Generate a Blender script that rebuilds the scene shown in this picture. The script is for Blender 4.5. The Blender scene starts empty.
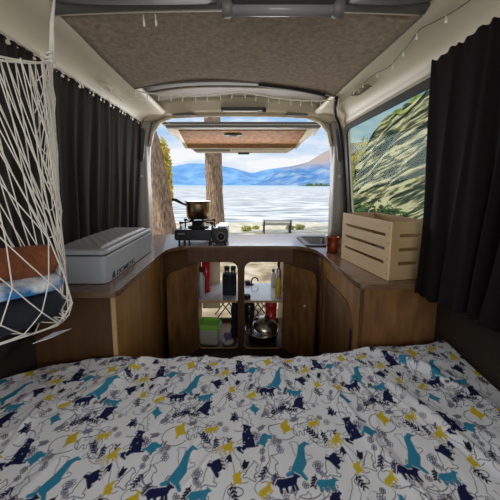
import bpy, bmesh, math, random
import numpy as np
from mathutils import Vector, Matrix
random.seed(7)
rng = np.random.default_rng(7)
C = bpy.context.scene.collection
PI = math.pi

# ------------------------------------------------------------------ materials
def mat(name, col=(.5, .5, .5), rough=.6, metal=0., noise=None, bump=None, alpha=None, trans=0., sheen=0., coat=0., emit=None, spec=.5):
    """noise=(scale, amount, colour2, stretch xyz)  bump=(scale, strength)"""
    m = bpy.data.materials.new(name); m.use_nodes = True
    n = m.node_tree.nodes; l = m.node_tree.links
    b = n['Principled BSDF']
    b.inputs['Base Color'].default_value = (*col, 1)
    b.inputs['Roughness'].default_value = rough
    b.inputs['Metallic'].default_value = metal
    b.inputs['Transmission Weight'].default_value = trans
    b.inputs['Sheen Weight'].default_value = sheen
    b.inputs['Coat Weight'].default_value = coat
    b.inputs['Specular IOR Level'].default_value = spec
    if alpha is not None: b.inputs['Alpha'].default_value = alpha
    if emit:
        b.inputs['Emission Color'].default_value = (*emit[0], 1); b.inputs['Emission Strength'].default_value = emit[1]
    tc = n.new('ShaderNodeTexCoord')
    if noise:
        sc, am, c2, st = noise
        mp = n.new('ShaderNodeMapping'); mp.inputs['Scale'].default_value = st
        l.new(tc.outputs['Object'], mp.inputs[0])
        nz = n.new('ShaderNodeTexNoise'); nz.inputs['Scale'].default_value = sc; nz.inputs['Detail'].default_value = 6
        l.new(mp.outputs[0], nz.inputs['Vector'])
        cr = n.new('ShaderNodeValToRGB'); cr.color_ramp.elements[0].position = .5 - am / 2; cr.color_ramp.elements[1].position = .5 + am / 2
        cr.color_ramp.elements[0].color = (*c2, 1); cr.color_ramp.elements[1].color = (*col, 1)
        l.new(nz.outputs['Fac'], cr.inputs[0]); l.new(cr.outputs[0], b.inputs['Base Color'])
    if bump:
        nb = n.new('ShaderNodeTexNoise'); nb.inputs['Scale'].default_value = bump[0]; nb.inputs['Detail'].default_value = 5
        l.new(tc.outputs['Object'], nb.inputs['Vector'])
        bp = n.new('ShaderNodeBump'); bp.inputs['Strength'].default_value = bump[1]; bp.inputs['Distance'].default_value = .01
        l.new(nb.outputs['Fac'], bp.inputs['Height']); l.new(bp.outputs[0], b.inputs['Normal'])
    return m

M = {}
M['headliner'] = mat('headliner', (.45, .335, .225), .95, noise=(55, .42, (.22, .15, .09), (1, 1, 1)), bump=(240, .7), sheen=.3)
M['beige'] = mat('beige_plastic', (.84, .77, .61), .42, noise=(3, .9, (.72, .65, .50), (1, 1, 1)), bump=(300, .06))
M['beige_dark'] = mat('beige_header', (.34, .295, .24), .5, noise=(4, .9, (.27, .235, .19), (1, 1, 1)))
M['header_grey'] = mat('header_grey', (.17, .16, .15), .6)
M['greyplastic'] = mat('grey_plastic', (.19, .19, .185), .5)
M['dgrey'] = mat('dark_grey_plastic', (.09, .09, .095), .5)
M['black'] = mat('black_rubber', (.012, .012, .014), .6)
M['blackgloss'] = mat('black_gloss', (.012, .013, .018), .22)
M['wallin'] = mat('wall_lining', (.06, .042, .028), .8, noise=(8, .8, (.03, .022, .016), (1, 1, 1)))
M['paint'] = mat('van_paint_grey', (.36, .36, .34), .45)
M['pillar'] = mat('pillar_cover', (.36, .34, .31), .45)
M['cable'] = mat('string_cable', (.85, .82, .70), .5, emit=((1, .95, .8), .06))  # slight glow added to lighten the cable; it is no light source
M['white'] = mat('white_paint', (.75, .74, .70), .4)
M['woodtop'] = mat('worktop_wood', (.23, .135, .075), .26, noise=(5, .7, (.12, .065, .035), (1.2, 9, 1)), bump=(90, .04), coat=.4)
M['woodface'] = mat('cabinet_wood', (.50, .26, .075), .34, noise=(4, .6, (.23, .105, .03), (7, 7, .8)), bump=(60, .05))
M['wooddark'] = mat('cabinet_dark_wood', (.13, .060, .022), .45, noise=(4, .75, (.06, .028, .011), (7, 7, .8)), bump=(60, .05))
M['doorwood'] = mat('door_wood', (.30, .155, .055), .38, noise=(7, .5, (.11, .05, .018), (4, 4, 1)), bump=(50, .05))
M['plyedge'] = mat('ply_edge', (.62, .42, .22), .5, noise=(40, .6, (.45, .28, .13), (1, 1, 8)))
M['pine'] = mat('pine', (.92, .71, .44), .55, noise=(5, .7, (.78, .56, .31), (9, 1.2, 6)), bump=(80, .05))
M['pinedark'] = mat('pine_shaded', (.52, .36, .19), .6, noise=(5, .7, (.42, .27, .13), (2, 9, 9)))  # darker pine: shade inside the crate is put into the colour
M['cork'] = mat('cork', (.36, .165, .055), .8, noise=(26, .35, (.15, .06, .02), (1, 1, 1)), bump=(120, .5))
M['fridge'] = mat('fridge_grey', (.50, .535, .60), .45, bump=(300, .05))
M['lid'] = mat('fridge_lid', (.36, .37, .38), .5)
M['curtain'] = mat('curtain_black', (.013, .0105, .0115), .9, bump=(400, .2), spec=.12)
M['curtain_left'] = mat('curtain_brown_black', (.030, .023, .022), .85, bump=(400, .2), spec=.15)
M['mattress'] = mat('mattress', (.25, .24, .23), .9)
M['rope'] = mat('white_rope', (.90, .88, .82), .8, bump=(500, .4))
M['brown'] = mat('brown_blanket', (.32, .10, .035), .9, noise=(20, .6, (.15, .045, .018), (1, 1, 1)), bump=(90, .5))
M['navyfab'] = mat('navy_fabric', (.012, .016, .028), .85, bump=(120, .3))
M['bluewhite'] = mat('blue_white_towel', (.80, .86, .92), .9, noise=(11, .16, (.04, .24, .60), (1, 1, 2)), bump=(90, .5))
M['paper'] = mat('white_paper', (.72, .78, .85), .6)
M['steel'] = mat('steel', (.62, .60, .56), .22, 1.)
M['potsteel'] = mat('pot_steel', (.60, .44, .25), .25, 1., noise=(6, .5, (.32, .22, .13), (1, 1, .05)))  # steel pot; brown reflections are painted into its colour
M['darkmetal'] = mat('dark_metal', (.05, .05, .055), .35, .8)
M['alu'] = mat('aluminium', (.60, .60, .60), .35, .9)
M['diffuser'] = mat('light_diffuser', (.30, .31, .32), .2)
M['copper'] = mat('copper_mug', (.42, .10, .045), .32, .7, noise=(30, .6, (.26, .05, .02), (1, 1, .2)))
M['sink'] = mat('sink_black', (.035, .036, .038), .35)
M['basin'] = mat('sink_basin', (.30, .30, .29), .3, .6)
M['red'] = mat('red_plastic', (.55, .02, .025), .3)
M['green'] = mat('green_plastic', (.32, .72, .12), .4)
M['clear'] = mat('frosted_plastic', (.80, .86, .80), .35, alpha=.75)
M['cream'] = mat('cream_board', (.80, .66, .44), .6)
M['purple'] = mat('purple_wrap', (.25, .15, .42), .4)
M['yellow'] = mat('yellow_plastic', (.75, .52, .05), .4)
M['shelf'] = mat('shelf_laminate', (.50, .53, .58), .12, coat=.8)
M['bulb'] = mat('bulb', (.85, .82, .70), .3, emit=((1, .9, .65), .08))
M['wire'] = mat('pale_wire', (.68, .65, .56), .5)
M['bark'] = mat('bark', (.50, .35, .24), .95, noise=(4, .35, (.13, .085, .06), (3.5, 3.5, 1)), bump=(9, 1.))
M['mud'] = mat('mud', (.5, .4, .3))
M['leafy'] = mat('leaf_yellow', (.75, .55, .05), .7, noise=(2, .6, (.50, .42, .05), (1, 1, 1)))
M['leafg'] = mat('leaf_green', (.10, .20, .045), .7, noise=(2, .6, (.05, .10, .03), (1, 1, 1)))
M['tuft'] = mat('tuft_green', (.42, .42, .10), .8)
M['benchwood'] = mat('bench_wood', (.46, .40, .36), .8)

def ramp_mat(name, stops, rough, scale, stretch, bump=None, spec=.5, detail=8, dist=0.):
    m = bpy.data.materials.new(name); m.use_nodes = True
    n = m.node_tree.nodes; l = m.node_tree.links; b = n['Principled BSDF']
    b.inputs['Roughness'].default_value = rough; b.inputs['Specular IOR Level'].default_value = spec
    tc = n.new('ShaderNodeTexCoord'); mp = n.new('ShaderNodeMapping'); mp.inputs['Scale'].default_value = stretch
    l.new(tc.outputs['Object'], mp.inputs[0])
    nz = n.new('ShaderNodeTexNoise'); nz.inputs['Scale'].default_value = scale; nz.inputs['Detail'].default_value = detail; nz.inputs['Distortion'].default_value = dist
    l.new(mp.outputs[0], nz.inputs['Vector'])
    cr = n.new('ShaderNodeValToRGB'); e = cr.color_ramp.elements
    e[0].position, e[0].color = stops[0][0], (*stops[0][1], 1)
    e[1].position, e[1].color = stops[-1][0], (*stops[-1][1], 1)
    for p_, c_ in stops[1:-1]:
        k = e.new(p_); k.color = (*c_, 1)
    l.new(nz.outputs['Fac'], cr.inputs[0]); l.new(cr.outputs[0], b.inputs['Base Color'])
    if bump:
        bp = n.new('ShaderNodeBump'); bp.inputs['Strength'].default_value = bump[0]; bp.inputs['Distance'].default_value = bump[1]
        l.new(nz.outputs['Fac'], bp.inputs['Height']); l.new(bp.outputs[0], b.inputs['Normal'])
    return m
M['gravel'] = ramp_mat('gravel', [(.33, (.26, .19, .11)), (.5, (.52, .42, .27)), (.66, (.74, .66, .50))], .95, 2.6, (1, 1, 1), (.5, .05))
M['shore'] = ramp_mat('shore_gravel', [(.36, (.50, .42, .24)), (.5, (.74, .68, .50)), (.64, (.86, .82, .70))], .95, 1.5, (1, 1, 1), (.3, .05))
M['water'] = ramp_mat('lake_water', [(.40, (.26, .29, .32)), (.46, (.46, .49, .50)), (.52, (.70, .71, .69)), (.60, (.92, .92, .90))], .8, .9, (.22, 1.1, 1), (.25, .1), detail=10, dist=.4)  # sun glitter and sky sheen painted in as pale streaks
M['farwater'] = ramp_mat('far_lake_water', [(.40, (.38, .52, .62)), (.62, (.60, .68, .73))], .8, .02, (.3, 1, 1))
M['mt_far'] = ramp_mat('mountain_far', [(.36, (.13, .31, .58)), (.64, (.25, .46, .74))], 1., .0035, (1, 1, 2), spec=0)  # blue haze of distance is painted into the slope colours
M['mt_near'] = ramp_mat('mountain_near', [(.40, (.08, .22, .46)), (.56, (.20, .34, .54)), (.68, (.36, .42, .50))], 1., .006, (1, 1, 1.4), spec=0)  # bluish haze over the lower slopes is part of these colours
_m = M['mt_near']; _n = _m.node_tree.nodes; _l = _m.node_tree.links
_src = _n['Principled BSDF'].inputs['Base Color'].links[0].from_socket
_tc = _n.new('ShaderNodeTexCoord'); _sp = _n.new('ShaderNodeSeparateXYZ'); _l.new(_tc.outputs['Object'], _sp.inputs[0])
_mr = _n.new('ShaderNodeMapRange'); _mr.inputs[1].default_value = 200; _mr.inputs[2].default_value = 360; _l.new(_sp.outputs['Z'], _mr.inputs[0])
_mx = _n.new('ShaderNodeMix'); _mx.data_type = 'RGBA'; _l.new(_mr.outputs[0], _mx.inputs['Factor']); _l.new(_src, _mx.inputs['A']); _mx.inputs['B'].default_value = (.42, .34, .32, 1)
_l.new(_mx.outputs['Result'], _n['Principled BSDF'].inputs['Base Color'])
M['snow'] = ramp_mat('cloud_bank', [(.4, (.75, .80, .86)), (.6, (.95, .96, .97))], 1., .002, (1, 1, 1), spec=0)
M['isle'] = ramp_mat('island_trees', [(.4, (.06, .11, .05)), (.6, (.17, .24, .10))], 1., .05, (1, 1, 1), spec=0)

def glass_mat(name, tint, gloss=.12):
    m = bpy.data.materials.new(name); m.use_nodes = True  # added fill lamp under the raised tailgate, brightening the interior from behind
    n = m.node_tree.nodes; l = m.node_tree.links
    for x in list(n): n.remove(x)
    o = n.new('ShaderNodeOutputMaterial'); t = n.new('ShaderNodeBsdfTransparent'); t.inputs[0].default_value = (*tint, 1)
    g = n.new('ShaderNodeBsdfGlossy'); g.inputs['Roughness'].default_value = .03
    mx = n.new('ShaderNodeMixShader'); mx.inputs[0].default_value = gloss
    l.new(t.outputs[0], mx.inputs[1]); l.new(g.outputs[0], mx.inputs[2]); l.new(mx.outputs[0], o.inputs[0])
    return m
M['glass'] = glass_mat('tinted_glass', (.72, .80, .74), .012)

def bank_mat():
    m = bpy.data.materials.new('rocky_bank'); m.use_nodes = True
    n = m.node_tree.nodes; l = m.node_tree.links; b = n['Principled BSDF']; b.inputs['Roughness'].default_value = .95
    tc = n.new('ShaderNodeTexCoord'); mp = n.new('ShaderNodeMapping'); mp.inputs['Scale'].default_value = (1.2, .55, 4.2)
    m0 = n.new('ShaderNodeMapping'); m0.inputs['Rotation'].default_value = (math.radians(24), 0, 0)
    l.new(tc.outputs['Object'], m0.inputs[0]); l.new(m0.outputs[0], mp.inputs[0])
    nz = n.new('ShaderNodeTexNoise'); nz.inputs['Scale'].default_value = 1.6; nz.inputs['Detail'].default_value = 9; nz.inputs['Roughness'].default_value = .62; nz.inputs['Distortion'].default_value = .35
    l.new(mp.outputs[0], nz.inputs['Vector'])
    cr = n.new('ShaderNodeValToRGB'); e = cr.color_ramp.elements  # sunlit streaks and the dark between them are put into this ramp
    e[0].position, e[0].color = .45, (.012, .030, .022, 1)
    e[1].position, e[1].color = .57, (.85, .68, .45, 1)
    k = e.new(.49); k.color = (.07, .09, .06, 1); k = e.new(.53); k.color = (.42, .33, .20, 1)
    l.new(nz.outputs['Fac'], cr.inputs[0]); l.new(cr.outputs[0], b.inputs['Base Color'])
    return m
M['bank'] = bank_mat()
M['grass'] = ramp_mat('bank_grass', [(.38, (.12, .17, .04)), (.6, (.45, .46, .12))], 1., 3, (1, 1, 1))

def sheet_mat():
    m = bpy.data.materials.new('printed_cotton'); m.use_nodes = True
    n = m.node_tree.nodes; l = m.node_tree.links; b = n['Principled BSDF']
    b.inputs['Roughness'].default_value = .9; b.inputs['Specular IOR Level'].default_value = .1
    a = n.new('ShaderNodeAttribute'); a.attribute_name = 'print'
    l.new(a.outputs['Color'], b.inputs['Base Color'])
    return m
M['sheet'] = sheet_mat()

# ------------------------------------------------------------------ mesh builder
class MB:
    def __init__(s): s.v = []; s.f = []; s.sm = []
    def add(s, vs, fs, smooth=False):
        o = len(s.v); s.v += [tuple(map(float, v)) for v in vs]
        for f in fs: s.f.append(tuple(i + o for i in f)); s.sm.append(smooth)
    def box(s, c, d, rot=None):
        x, y, z = [k / 2 for k in d]
        vs = [Vector((a * x, b * y, e * z)) for a in (-1, 1) for b in (-1, 1) for e in (-1, 1)]
        if rot is not None: vs = [rot @ v for v in vs]
        vs = [v + Vector(c) for v in vs]
        s.add(vs, [(0, 1, 3, 2), (4, 6, 7, 5), (0, 4, 5, 1), (2, 3, 7, 6), (0, 2, 6, 4), (1, 5, 7, 3)]); return s
    def tube(s, pts, r, n=6, caps=True):
        pts = [Vector(p) for p in pts]; rs = r if isinstance(r, (list, tuple)) else [r] * len(pts)
        vs = []; prev = None
        for i, p in enumerate(pts):
            t = (pts[min(i + 1, len(pts) - 1)] - pts[max(i - 1, 0)]).normalized()
            if prev is None:
                a = Vector((0, 0, 1)) if abs(t.z) < .9 else Vector((1, 0, 0)); u = t.cross(a).normalized()
            else:
                u = prev - t * prev.dot(t); u = u.normalized() if u.length > 1e-6 else t.orthogonal().normalized()
            prev = u; w = t.cross(u)
            for k in range(n):
                an = 2 * PI * k / n; vs.append(p + (u * math.cos(an) + w * math.sin(an)) * rs[i])
        fs = [(i * n + k, i * n + (k + 1) % n, (i + 1) * n + (k + 1) % n, (i + 1) * n + k) for i in range(len(pts) - 1) for k in range(n)]
        if caps: fs += [tuple(range(n))[::-1], tuple((len(pts) - 1) * n + k for k in range(n))]
        s.add(vs, fs, True); return s
    def lathe(s, prof, c=(0, 0, 0), n=32, axis='z'):
        vs = []
        for r, z in prof:
            for k in range(n):
                a = 2 * PI * k / n; p = (r * math.cos(a), r * math.sin(a), z)
                if axis == 'y': p = (p[0], p[2], p[1])
                if axis == 'x': p = (p[2], p[0], p[1])
                vs.append((p[0] + c[0], p[1] + c[1], p[2] + c[2]))
        fs = [(i * n + k, i * n + (k + 1) % n, (i + 1) * n + (k + 1) % n, (i + 1) * n + k) for i in range(len(prof) - 1) for k in range(n)]
        if prof[0][0] > 1e-5: fs.append(tuple(range(n))[::-1])
        if prof[-1][0] > 1e-5: fs.append(tuple((len(prof) - 1) * n + k for k in range(n)))
        s.add(vs, fs, True); return s
    def grid(s, P, smooth=True):          # P[i][j] -> points
        a = len(P); b = len(P[0]); s.add([p for r in P for p in r], [(i * b + j, i * b + j + 1, (i + 1) * b + j + 1, (i + 1) * b + j) for i in range(a - 1) for j in range(b - 1)], smooth); return s
    def prism(s, poly, z0, z1, M4=None):
        n = len(poly); vs = [Vector((x, y, z0)) for x, y in poly] + [Vector((x, y, z1)) for x, y in poly]
        if M4 is not None: vs = [M4 @ v for v in vs]
        s.add(vs, [tuple(range(n))[::-1], tuple(range(n, 2 * n))] + [(i, (i + 1) % n, n + (i + 1) % n, n + i) for i in range(n)]); return s
    def obj(s, name, m, parent=None, loc=None, bevel=0, solid=0, subsurf=0, kind=None):
        me = bpy.data.meshes.new(name); me.from_pydata(s.v, [], s.f); me.update()
        me.polygons.foreach_set('use_smooth', s.sm)
        bm = bmesh.new(); bm.from_mesh(me); bmesh.ops.recalc_face_normals(bm, faces=bm.faces); bm.to_mesh(me); bm.free()
        me.materials.append(m)
        o = bpy.data.objects.new(name, me); C.objects.link(o)
        if parent: o.parent = parent
        if loc: o.location = loc
        if solid:
            k = o.modifiers.new('s', 'SOLIDIFY'); k.thickness = solid; k.offset = 0
        if bevel:
            k = o.modifiers.new('b', 'BEVEL'); k.width = bevel; k.segments = 2; k.limit_method = 'ANGLE'
        if subsurf:
            k = o.modifiers.new('u', 'SUBSURF'); k.levels = k.render_levels = subsurf
        if kind: o['kind'] = kind
        return o

def tag(o, label=None, cat=None, group=None, kind=None):
    if label: o['label'] = label
    if cat: o['category'] = cat
    if group: o['group'] = group
    if kind: o['kind'] = kind
    return o
def thing(name, label, cat, loc=(0, 0, 0), rz=0, group=None):
    o = bpy.data.objects.new(name, None); C.objects.link(o); o.location = loc; o.rotation_euler.z = rz; o.empty_display_size = .05
    return tag(o, label, cat, group)

def rrect(x0, y0, x1, y1, r, n=6):
    """rounded rectangle; r may be 4 radii (bl, br, tr, tl)"""
    rs = r if isinstance(r, (tuple, list)) else [r] * 4
    out = []
    for (cx, cy, a0, rr) in ((x0, y0, PI, rs[0]), (x1, y0, 1.5 * PI, rs[1]), (x1, y1, 0, rs[2]), (x0, y1, .5 * PI, rs[3])):
        sx = 1 if cx == x0 else -1; sy = 1 if cy == y0 else -1
        if rr < 1e-5: out.append((cx, cy)); continue
        ox, oy = cx + sx * rr, cy + sy * rr
        for k in range(n + 1):
            a = a0 + k / n * PI / 2; out.append((ox + rr * math.cos(a), oy + rr * math.sin(a)))
    return out

def plate(name, outer, holes, th, m, M4, parent=None, kind=None, bevel=0):
    """flat plate of thickness th in its local xy, holes cut, placed by M4"""
    cu = bpy.data.curves.new('tmp', 'CURVE'); cu.dimensions = '2D'; cu.fill_mode = 'BOTH'; cu.extrude = th / 2
    for poly in [outer] + holes:
        sp = cu.splines.new('POLY'); sp.points.add(len(poly) - 1)
        for i, (x, y) in enumerate(poly): sp.points[i].co = (x, y, 0, 1)
        sp.use_cyclic_u = True
    t = bpy.data.objects.new('tmp', cu)
    me = bpy.data.meshes.new_from_object(t); bpy.data.objects.remove(t); bpy.data.curves.remove(cu)
    me.transform(M4)
    bm = bmesh.new(); bm.from_mesh(me); bmesh.ops.remove_doubles(bm, verts=bm.verts, dist=1e-5); bmesh.ops.recalc_face_normals(bm, faces=bm.faces); bm.to_mesh(me); bm.free()
    me.name = name; me.materials.clear(); me.materials.append(m)
    o = bpy.data.objects.new(name, me); C.objects.link(o)
    if parent: o.parent = parent
    if kind: o['kind'] = kind
    if bevel:
        k = o.modifiers.new('b', 'BEVEL'); k.width = bevel; k.segments = 2; k.limit_method = 'ANGLE'
    return o
def frame(ox, ax, ay):      # matrix: local x->ax, local y->ay, origin ox
    ax = Vector(ax).normalized(); ay = Vector(ay).normalized(); az = ax.cross(ay)
    return Matrix(((ax.x, ay.x, az.x, ox[0]), (ax.y, ay.y, az.y, ox[1]), (ax.z, ay.z, az.z, ox[2]), (0, 0, 0, 1)))
XZ = lambda o: frame(o, (1, 0, 0), (0, 0, 1))     # faces -y
YZ = lambda o: frame(o, (0, 1, 0), (0, 0, 1))     # normal +x

def text_mesh(name, s, size, m, M4, parent, ext=.0006):
    cu = bpy.data.curves.new('tmp', 'FONT'); cu.body = s; cu.size = size; cu.extrude = ext; cu.offset = .0009
    t = bpy.data.objects.new('tmp', cu); me = bpy.data.meshes.new_from_object(t); bpy.data.objects.remove(t); bpy.data.curves.remove(cu)
    me.transform(M4); me.materials.clear(); me.materials.append(m)
    o = bpy.data.objects.new(name, me); C.objects.link(o); o.parent = parent; return o

# ================================================================== VAN SHELL
Y0, YR = -1.15, 2.28           # front end, rear frame
b = MB(); b.box((0, .6, -.03), (1.84, 3.5, .06)); b.obj('floor', M['wallin'], kind='structure')

# ceiling: stretched fabric liner, slightly arched
def rear_y(x): return 1.60 + .09 * (x / .6) ** 2 + .07 * (x / .6)
def ceil_z(x, y): return 1.783 + .028 * (1 - (x / .6) ** 2)
P = []
for i in range(25):
    y = .955 + (1.0) * i / 24
    row = []
    for j in range(33):
        x = -.6 + 1.2 * j / 32
        yy = .955 + (rear_y(x) - .955) * i / 24
        row.append((x, yy, ceil_z(x, yy) + .004 * math.sin(7 * x + 3) * math.sin(5 * yy)))
    P.append(row)
MB().grid(P).obj('ceiling', M['headliner'], kind='structure', solid=.006)
# outer roof skin above everything (keeps light out)
P = [[(-.82 + 1.64 * j / 16, y, 1.955 + .05 * (1 - ((-.82 + 1.64 * j / 16) / .82) ** 2)) for j in range(17)] for y in (Y0, .5, 1.5, 2.36)]
b = MB().grid(P); b.obj('ceiling', M['paint'], kind='structure', solid=.02)
# front ceiling panels behind the cross beam
P = [[(-.6 + 1.2 * j / 16, y, 1.80 + .028 * (1 - ((-.6 + 1.2 * j / 16) / .6) ** 2)) for j in range(17)] for y in (Y0, 0, .5, .80)]
MB().grid(P).obj('ceiling', M['headliner'], kind='structure', solid=.006)

# coves (rounded beige side trims) and side walls: profiles in (x,z) swept along y
def sweep(prof, ys, xoff=None):
    P = []
    for y in ys:
        row = []
        for (x, z) in prof: row.append((x, y, z))
        P.append(row)
    return P
def cove(side, y1):
    if side < 0: pr = [(-.572, 1.80), (-.590, 1.789), (-.603, 1.782), (-.66, 1.779), (-.715, 1.766), (-.752, 1.742), (-.768, 1.722), (-.772, 1.700), (-.785, 1.692)]
    else: pr = [(.590, 1.802), (.604, 1.792), (.618, 1.786), (.66, 1.789), (.715, 1.780), (.76, 1.762), (.785, 1.742), (.797, 1.718), (.80, 1.70), (.815, 1.69)]
    return sweep(pr, [Y0 + (y1 - Y0) * k / 20 for k in range(21)])
MB().grid(cove(-1, 2.22)).obj('trim_1', M['beige'], kind='structure', solid=.006)
MB().grid(cove(1, 2.22)).obj('trim_2', M['beige'], kind='structure', solid=.006)

# left wall : lining panel curving outward to the floor
lw = [(-.775, 1.96), (-.79, 1.70), (-.835, 1.40), (-.865, 1.05), (-.885, .8), (-.90, .4), (-.90, 0)]
MB().grid(sweep(lw, [Y0, 0, 1, 2, YR + .06])).obj('wall_left', M['wallin'], kind='structure', solid=.03)
# right wall with window opening. plane between z=.95 and z=1.70
rwt = Vector((.822, 0, 1.70)); rwb = Vector((.90, 0, .93))
upv = (rwt - rwb).normalized(); hw = (rwt - rwb).length
Mw = frame(rwb, (0, 1, 0), upv)
win = rrect(.30, .055, 2.115, hw - .035, (.05, .05, .05, .05))
plate('wall_right', [(Y0, -.0), (YR + .06, 0), (YR + .06, hw), (Y0, hw)], [win], .03, M['beige'], Mw, kind='structure')
MB().grid(sweep([(.90, .935), (.905, .8), (.915, .4), (.915, 0)], [Y0, 0, 1, YR + .06])).obj('wall_right', M['wallin'], kind='structure', solid=.03)
MB().grid(sweep([(.822, 1.698), (.805, 1.96)], [Y0, 1, YR + .06])).obj('wall_right', M['beige'], kind='structure', solid=.02)
wfr = plate('window_1', rrect(.285, .04, 2.13, hw - .02, .06), [rrect(.325, .08, 2.09, hw - .06, .045)], .014, M['black'], Mw @ Matrix.Translation((0, 0, -.020)), kind='structure')
gl = plate('pane', rrect(.31, .07, 2.10, hw - .05, .04), [], .004, M['glass'], Mw @ Matrix.Translation((0, 0, .005)), parent=wfr)
b = MB()
for zz in (1.667,):
    b.tube([(.838, y, 1.688) for y in (.3, 1.2, 2.12)], .005)
b.obj('window_gasket', M['dgrey'], wfr)
# black sealed seam that drops from the ceiling beside the right pillar
b = MB()
sx = lambda y, z: (y, z)
pts = [(.612, 1.775, 1.775), (.665, 1.96, 1.765), (.715, 2.08, 1.74), (.765, 2.14, 1.69), (.795, 2.165, 1.60), (.832, 2.175, 1.35), (.858, 2.175, 1.1), (.874, 2.175, .84)]
b.tube(pts, .012, 8); b.obj('trim_3', M['black'], kind='structure')

# rear wall: frame with tailgate opening (faces -y)
def opening():
    o = [(-.742, .79), (-.742, 1.40), (-.730, 1.54), (-.700, 1.655), (-.64, 1.735), (-.55, 1.772), (-.3, 1.785), (0, 1.789), (.3, 1.785), (.56, 1.772), (.655, 1.735), (.722, 1.655), (.755, 1.54), (.768, 1.40), (.768, .79)]
    return o
outer = [(-.89, -.02), (.905, -.02), (.905, .8), (.87, 1.3), (.83, 1.72), (.80, 1.95), (-.79, 1.95), (-.80, 1.7), (-.86, 1.2), (-.89, .8)]
op = opening()
# opening as hole from the boot sill (z=.0) to the header
hole = [(-.742, .0)] + op[0:] + [(.768, .0)]
plate('wall_rear', outer, [hole[::-1]], .05, M['paint'], XZ((0, YR + .005, 0)), kind='structure', bevel=.006)
# header: moulded beige panel from ceiling edge back to the opening
P = []
for i in range(13):
    t = i / 12
    row = []
    for j in range(41):
        x = -.80 + 1.60 * j / 40
        xe = max(-.6, min(.6, x))
        yf = rear_y(xe)
        if abs(x) > .6: yf += (abs(x) - .6) * .9
        y = yf + (YR - .03 - yf) * t
        zf = ceil_z(xe, yf) + .010
        ztop = 1.885 - .08 * (abs(x) / .8) ** 3
        zr = 1.795 - .03 * (abs(x) / .6) ** 3 if abs(x) < .6 else 1.765 - (abs(x) - .6) * .35
        if t < .25: z = zf + (ztop - zf) * math.sin(t * 2 * PI)
        elif t < .8: z = ztop - .008 * (t - .25)
        else: z = ztop - .004 + (zr - ztop + .004) * math.sin((t - .8) / .2 * PI / 2) ** 1.4
        row.append((x, y, z))
    P.append(row)
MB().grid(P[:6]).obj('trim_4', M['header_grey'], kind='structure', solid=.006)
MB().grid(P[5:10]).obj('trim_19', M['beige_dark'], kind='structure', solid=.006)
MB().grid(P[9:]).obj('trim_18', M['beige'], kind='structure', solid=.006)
# dark edge strip where the ceiling cloth ends
b = MB()
edge = []
for j in range(33):
    x = -.6 + 1.2 * j / 32; yy = rear_y(x); edge.append((x, yy + .004, ceil_z(x, yy) - .003))
b.tube(edge, .007, 6); b.obj('trim_5', M['greyplastic'], kind='structure')
b = MB(); b.tube([(p[0], p[1] + .006, p[2] - .004) for p in edge[19:31]], .014, 6); b.obj('trim_6', M['black'], kind='structure')
# lighter lip band around the opening
b = MB(); b.tube([(x, YR - .022, z) for x, z in op if z > 1.5], .013, 8); b.obj('trim_7', M['beige'], kind='structure')
# inner pillar covers
def pillar(side, idx):
    s = side; xi = .742 if s < 0 else .768; xo = .86 if s < 0 else .885
    P = []
    for k in range(15):
        z = .80 + .93 * k / 14
        w = (.0 if z < 1.45 else (z - 1.45) ** 2 * .9)
        lean = (z - .8) * .085
        P.append([(s * (xi - w * .6), YR - .02, z), (s * (xi + .012 - w * .6), YR - .055, z), (s * (xi + .06 - w * .4 - lean * .3), YR - .075, z), (s * (xo - lean), YR - .07, z), (s * (xo + .03 - lean), YR - .02, z)])
    MB().grid(P).obj(f'trim_{idx}', M['pillar'], kind='structure', solid=.004)
    # recessed dark upper cover with a pale moulded clip
    o = plate(f'trim_{idx+2}', rrect(-.027, -.135, .027, .125, .026), [], .012, M['dgrey'], frame((s * (xi + .052 - .02), YR - .088, 1.55), (1, 0, 0), (-s * .10, 0, 1)), kind='structure', bevel=.003)
    b = MB().lathe([(.0, -.004), (.011, -.004), (.011, .004), (0, .004)], (s * (xi + .04 + .0), YR - .09, 1.30), 16, 'y'); b.obj('clip', M['white'], o)
pillar(-1, 8); pillar(1, 9)

# near cross beam with dark curved panels
b = MB()
P = []
for i, (dy, dz) in enumerate([(.03, .012), (.018, -.012), (0, -.018), (-.02, -.006), (-.045, .01), (-.09, .022), (-.16, .03)]):
    P.append([(x, .945 + dy, 1.797 + .014 * (1 - (x / .6) ** 2) + dz * 1.0) for x in [-.6 + 1.2 * j / 24 for j in range(25)]])
MB().grid(P).obj('trim_12', M['greyplastic'], kind='structure', solid=.004)
b = MB(); b.tube([(-.6 + 1.2 * j / 24, .957, 1.782 + .014 * (1 - ((-.6 + 1.2 * j / 24) / .6) ** 2)) for j in range(25)], .0038, 6)
b.obj('trim_13', M['beige'], kind='structure')
# bulging dark overhead pocket panels either side of the lamp
for k, (x0, x1) in enumerate(((-.575, -.07), (.335, .595))):
    P = []
    for i in range(9):
        t = i / 8; row = []
        for j in range(17):
            x = x0 + (x1 - x0) * j / 16; e = math.sin(PI * j / 16) ** .4
            row.append((x, .935 - .20 * t, 1.79 - .030 * math.sin(PI * min(1, t * 1.1)) * e + .01 * (1 - t)))
        P.append(row)
    MB().grid(P).obj(f'trim_{14+k}', M['dgrey'] if k else M['greyplastic'], kind='structure', solid=.004)

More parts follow.
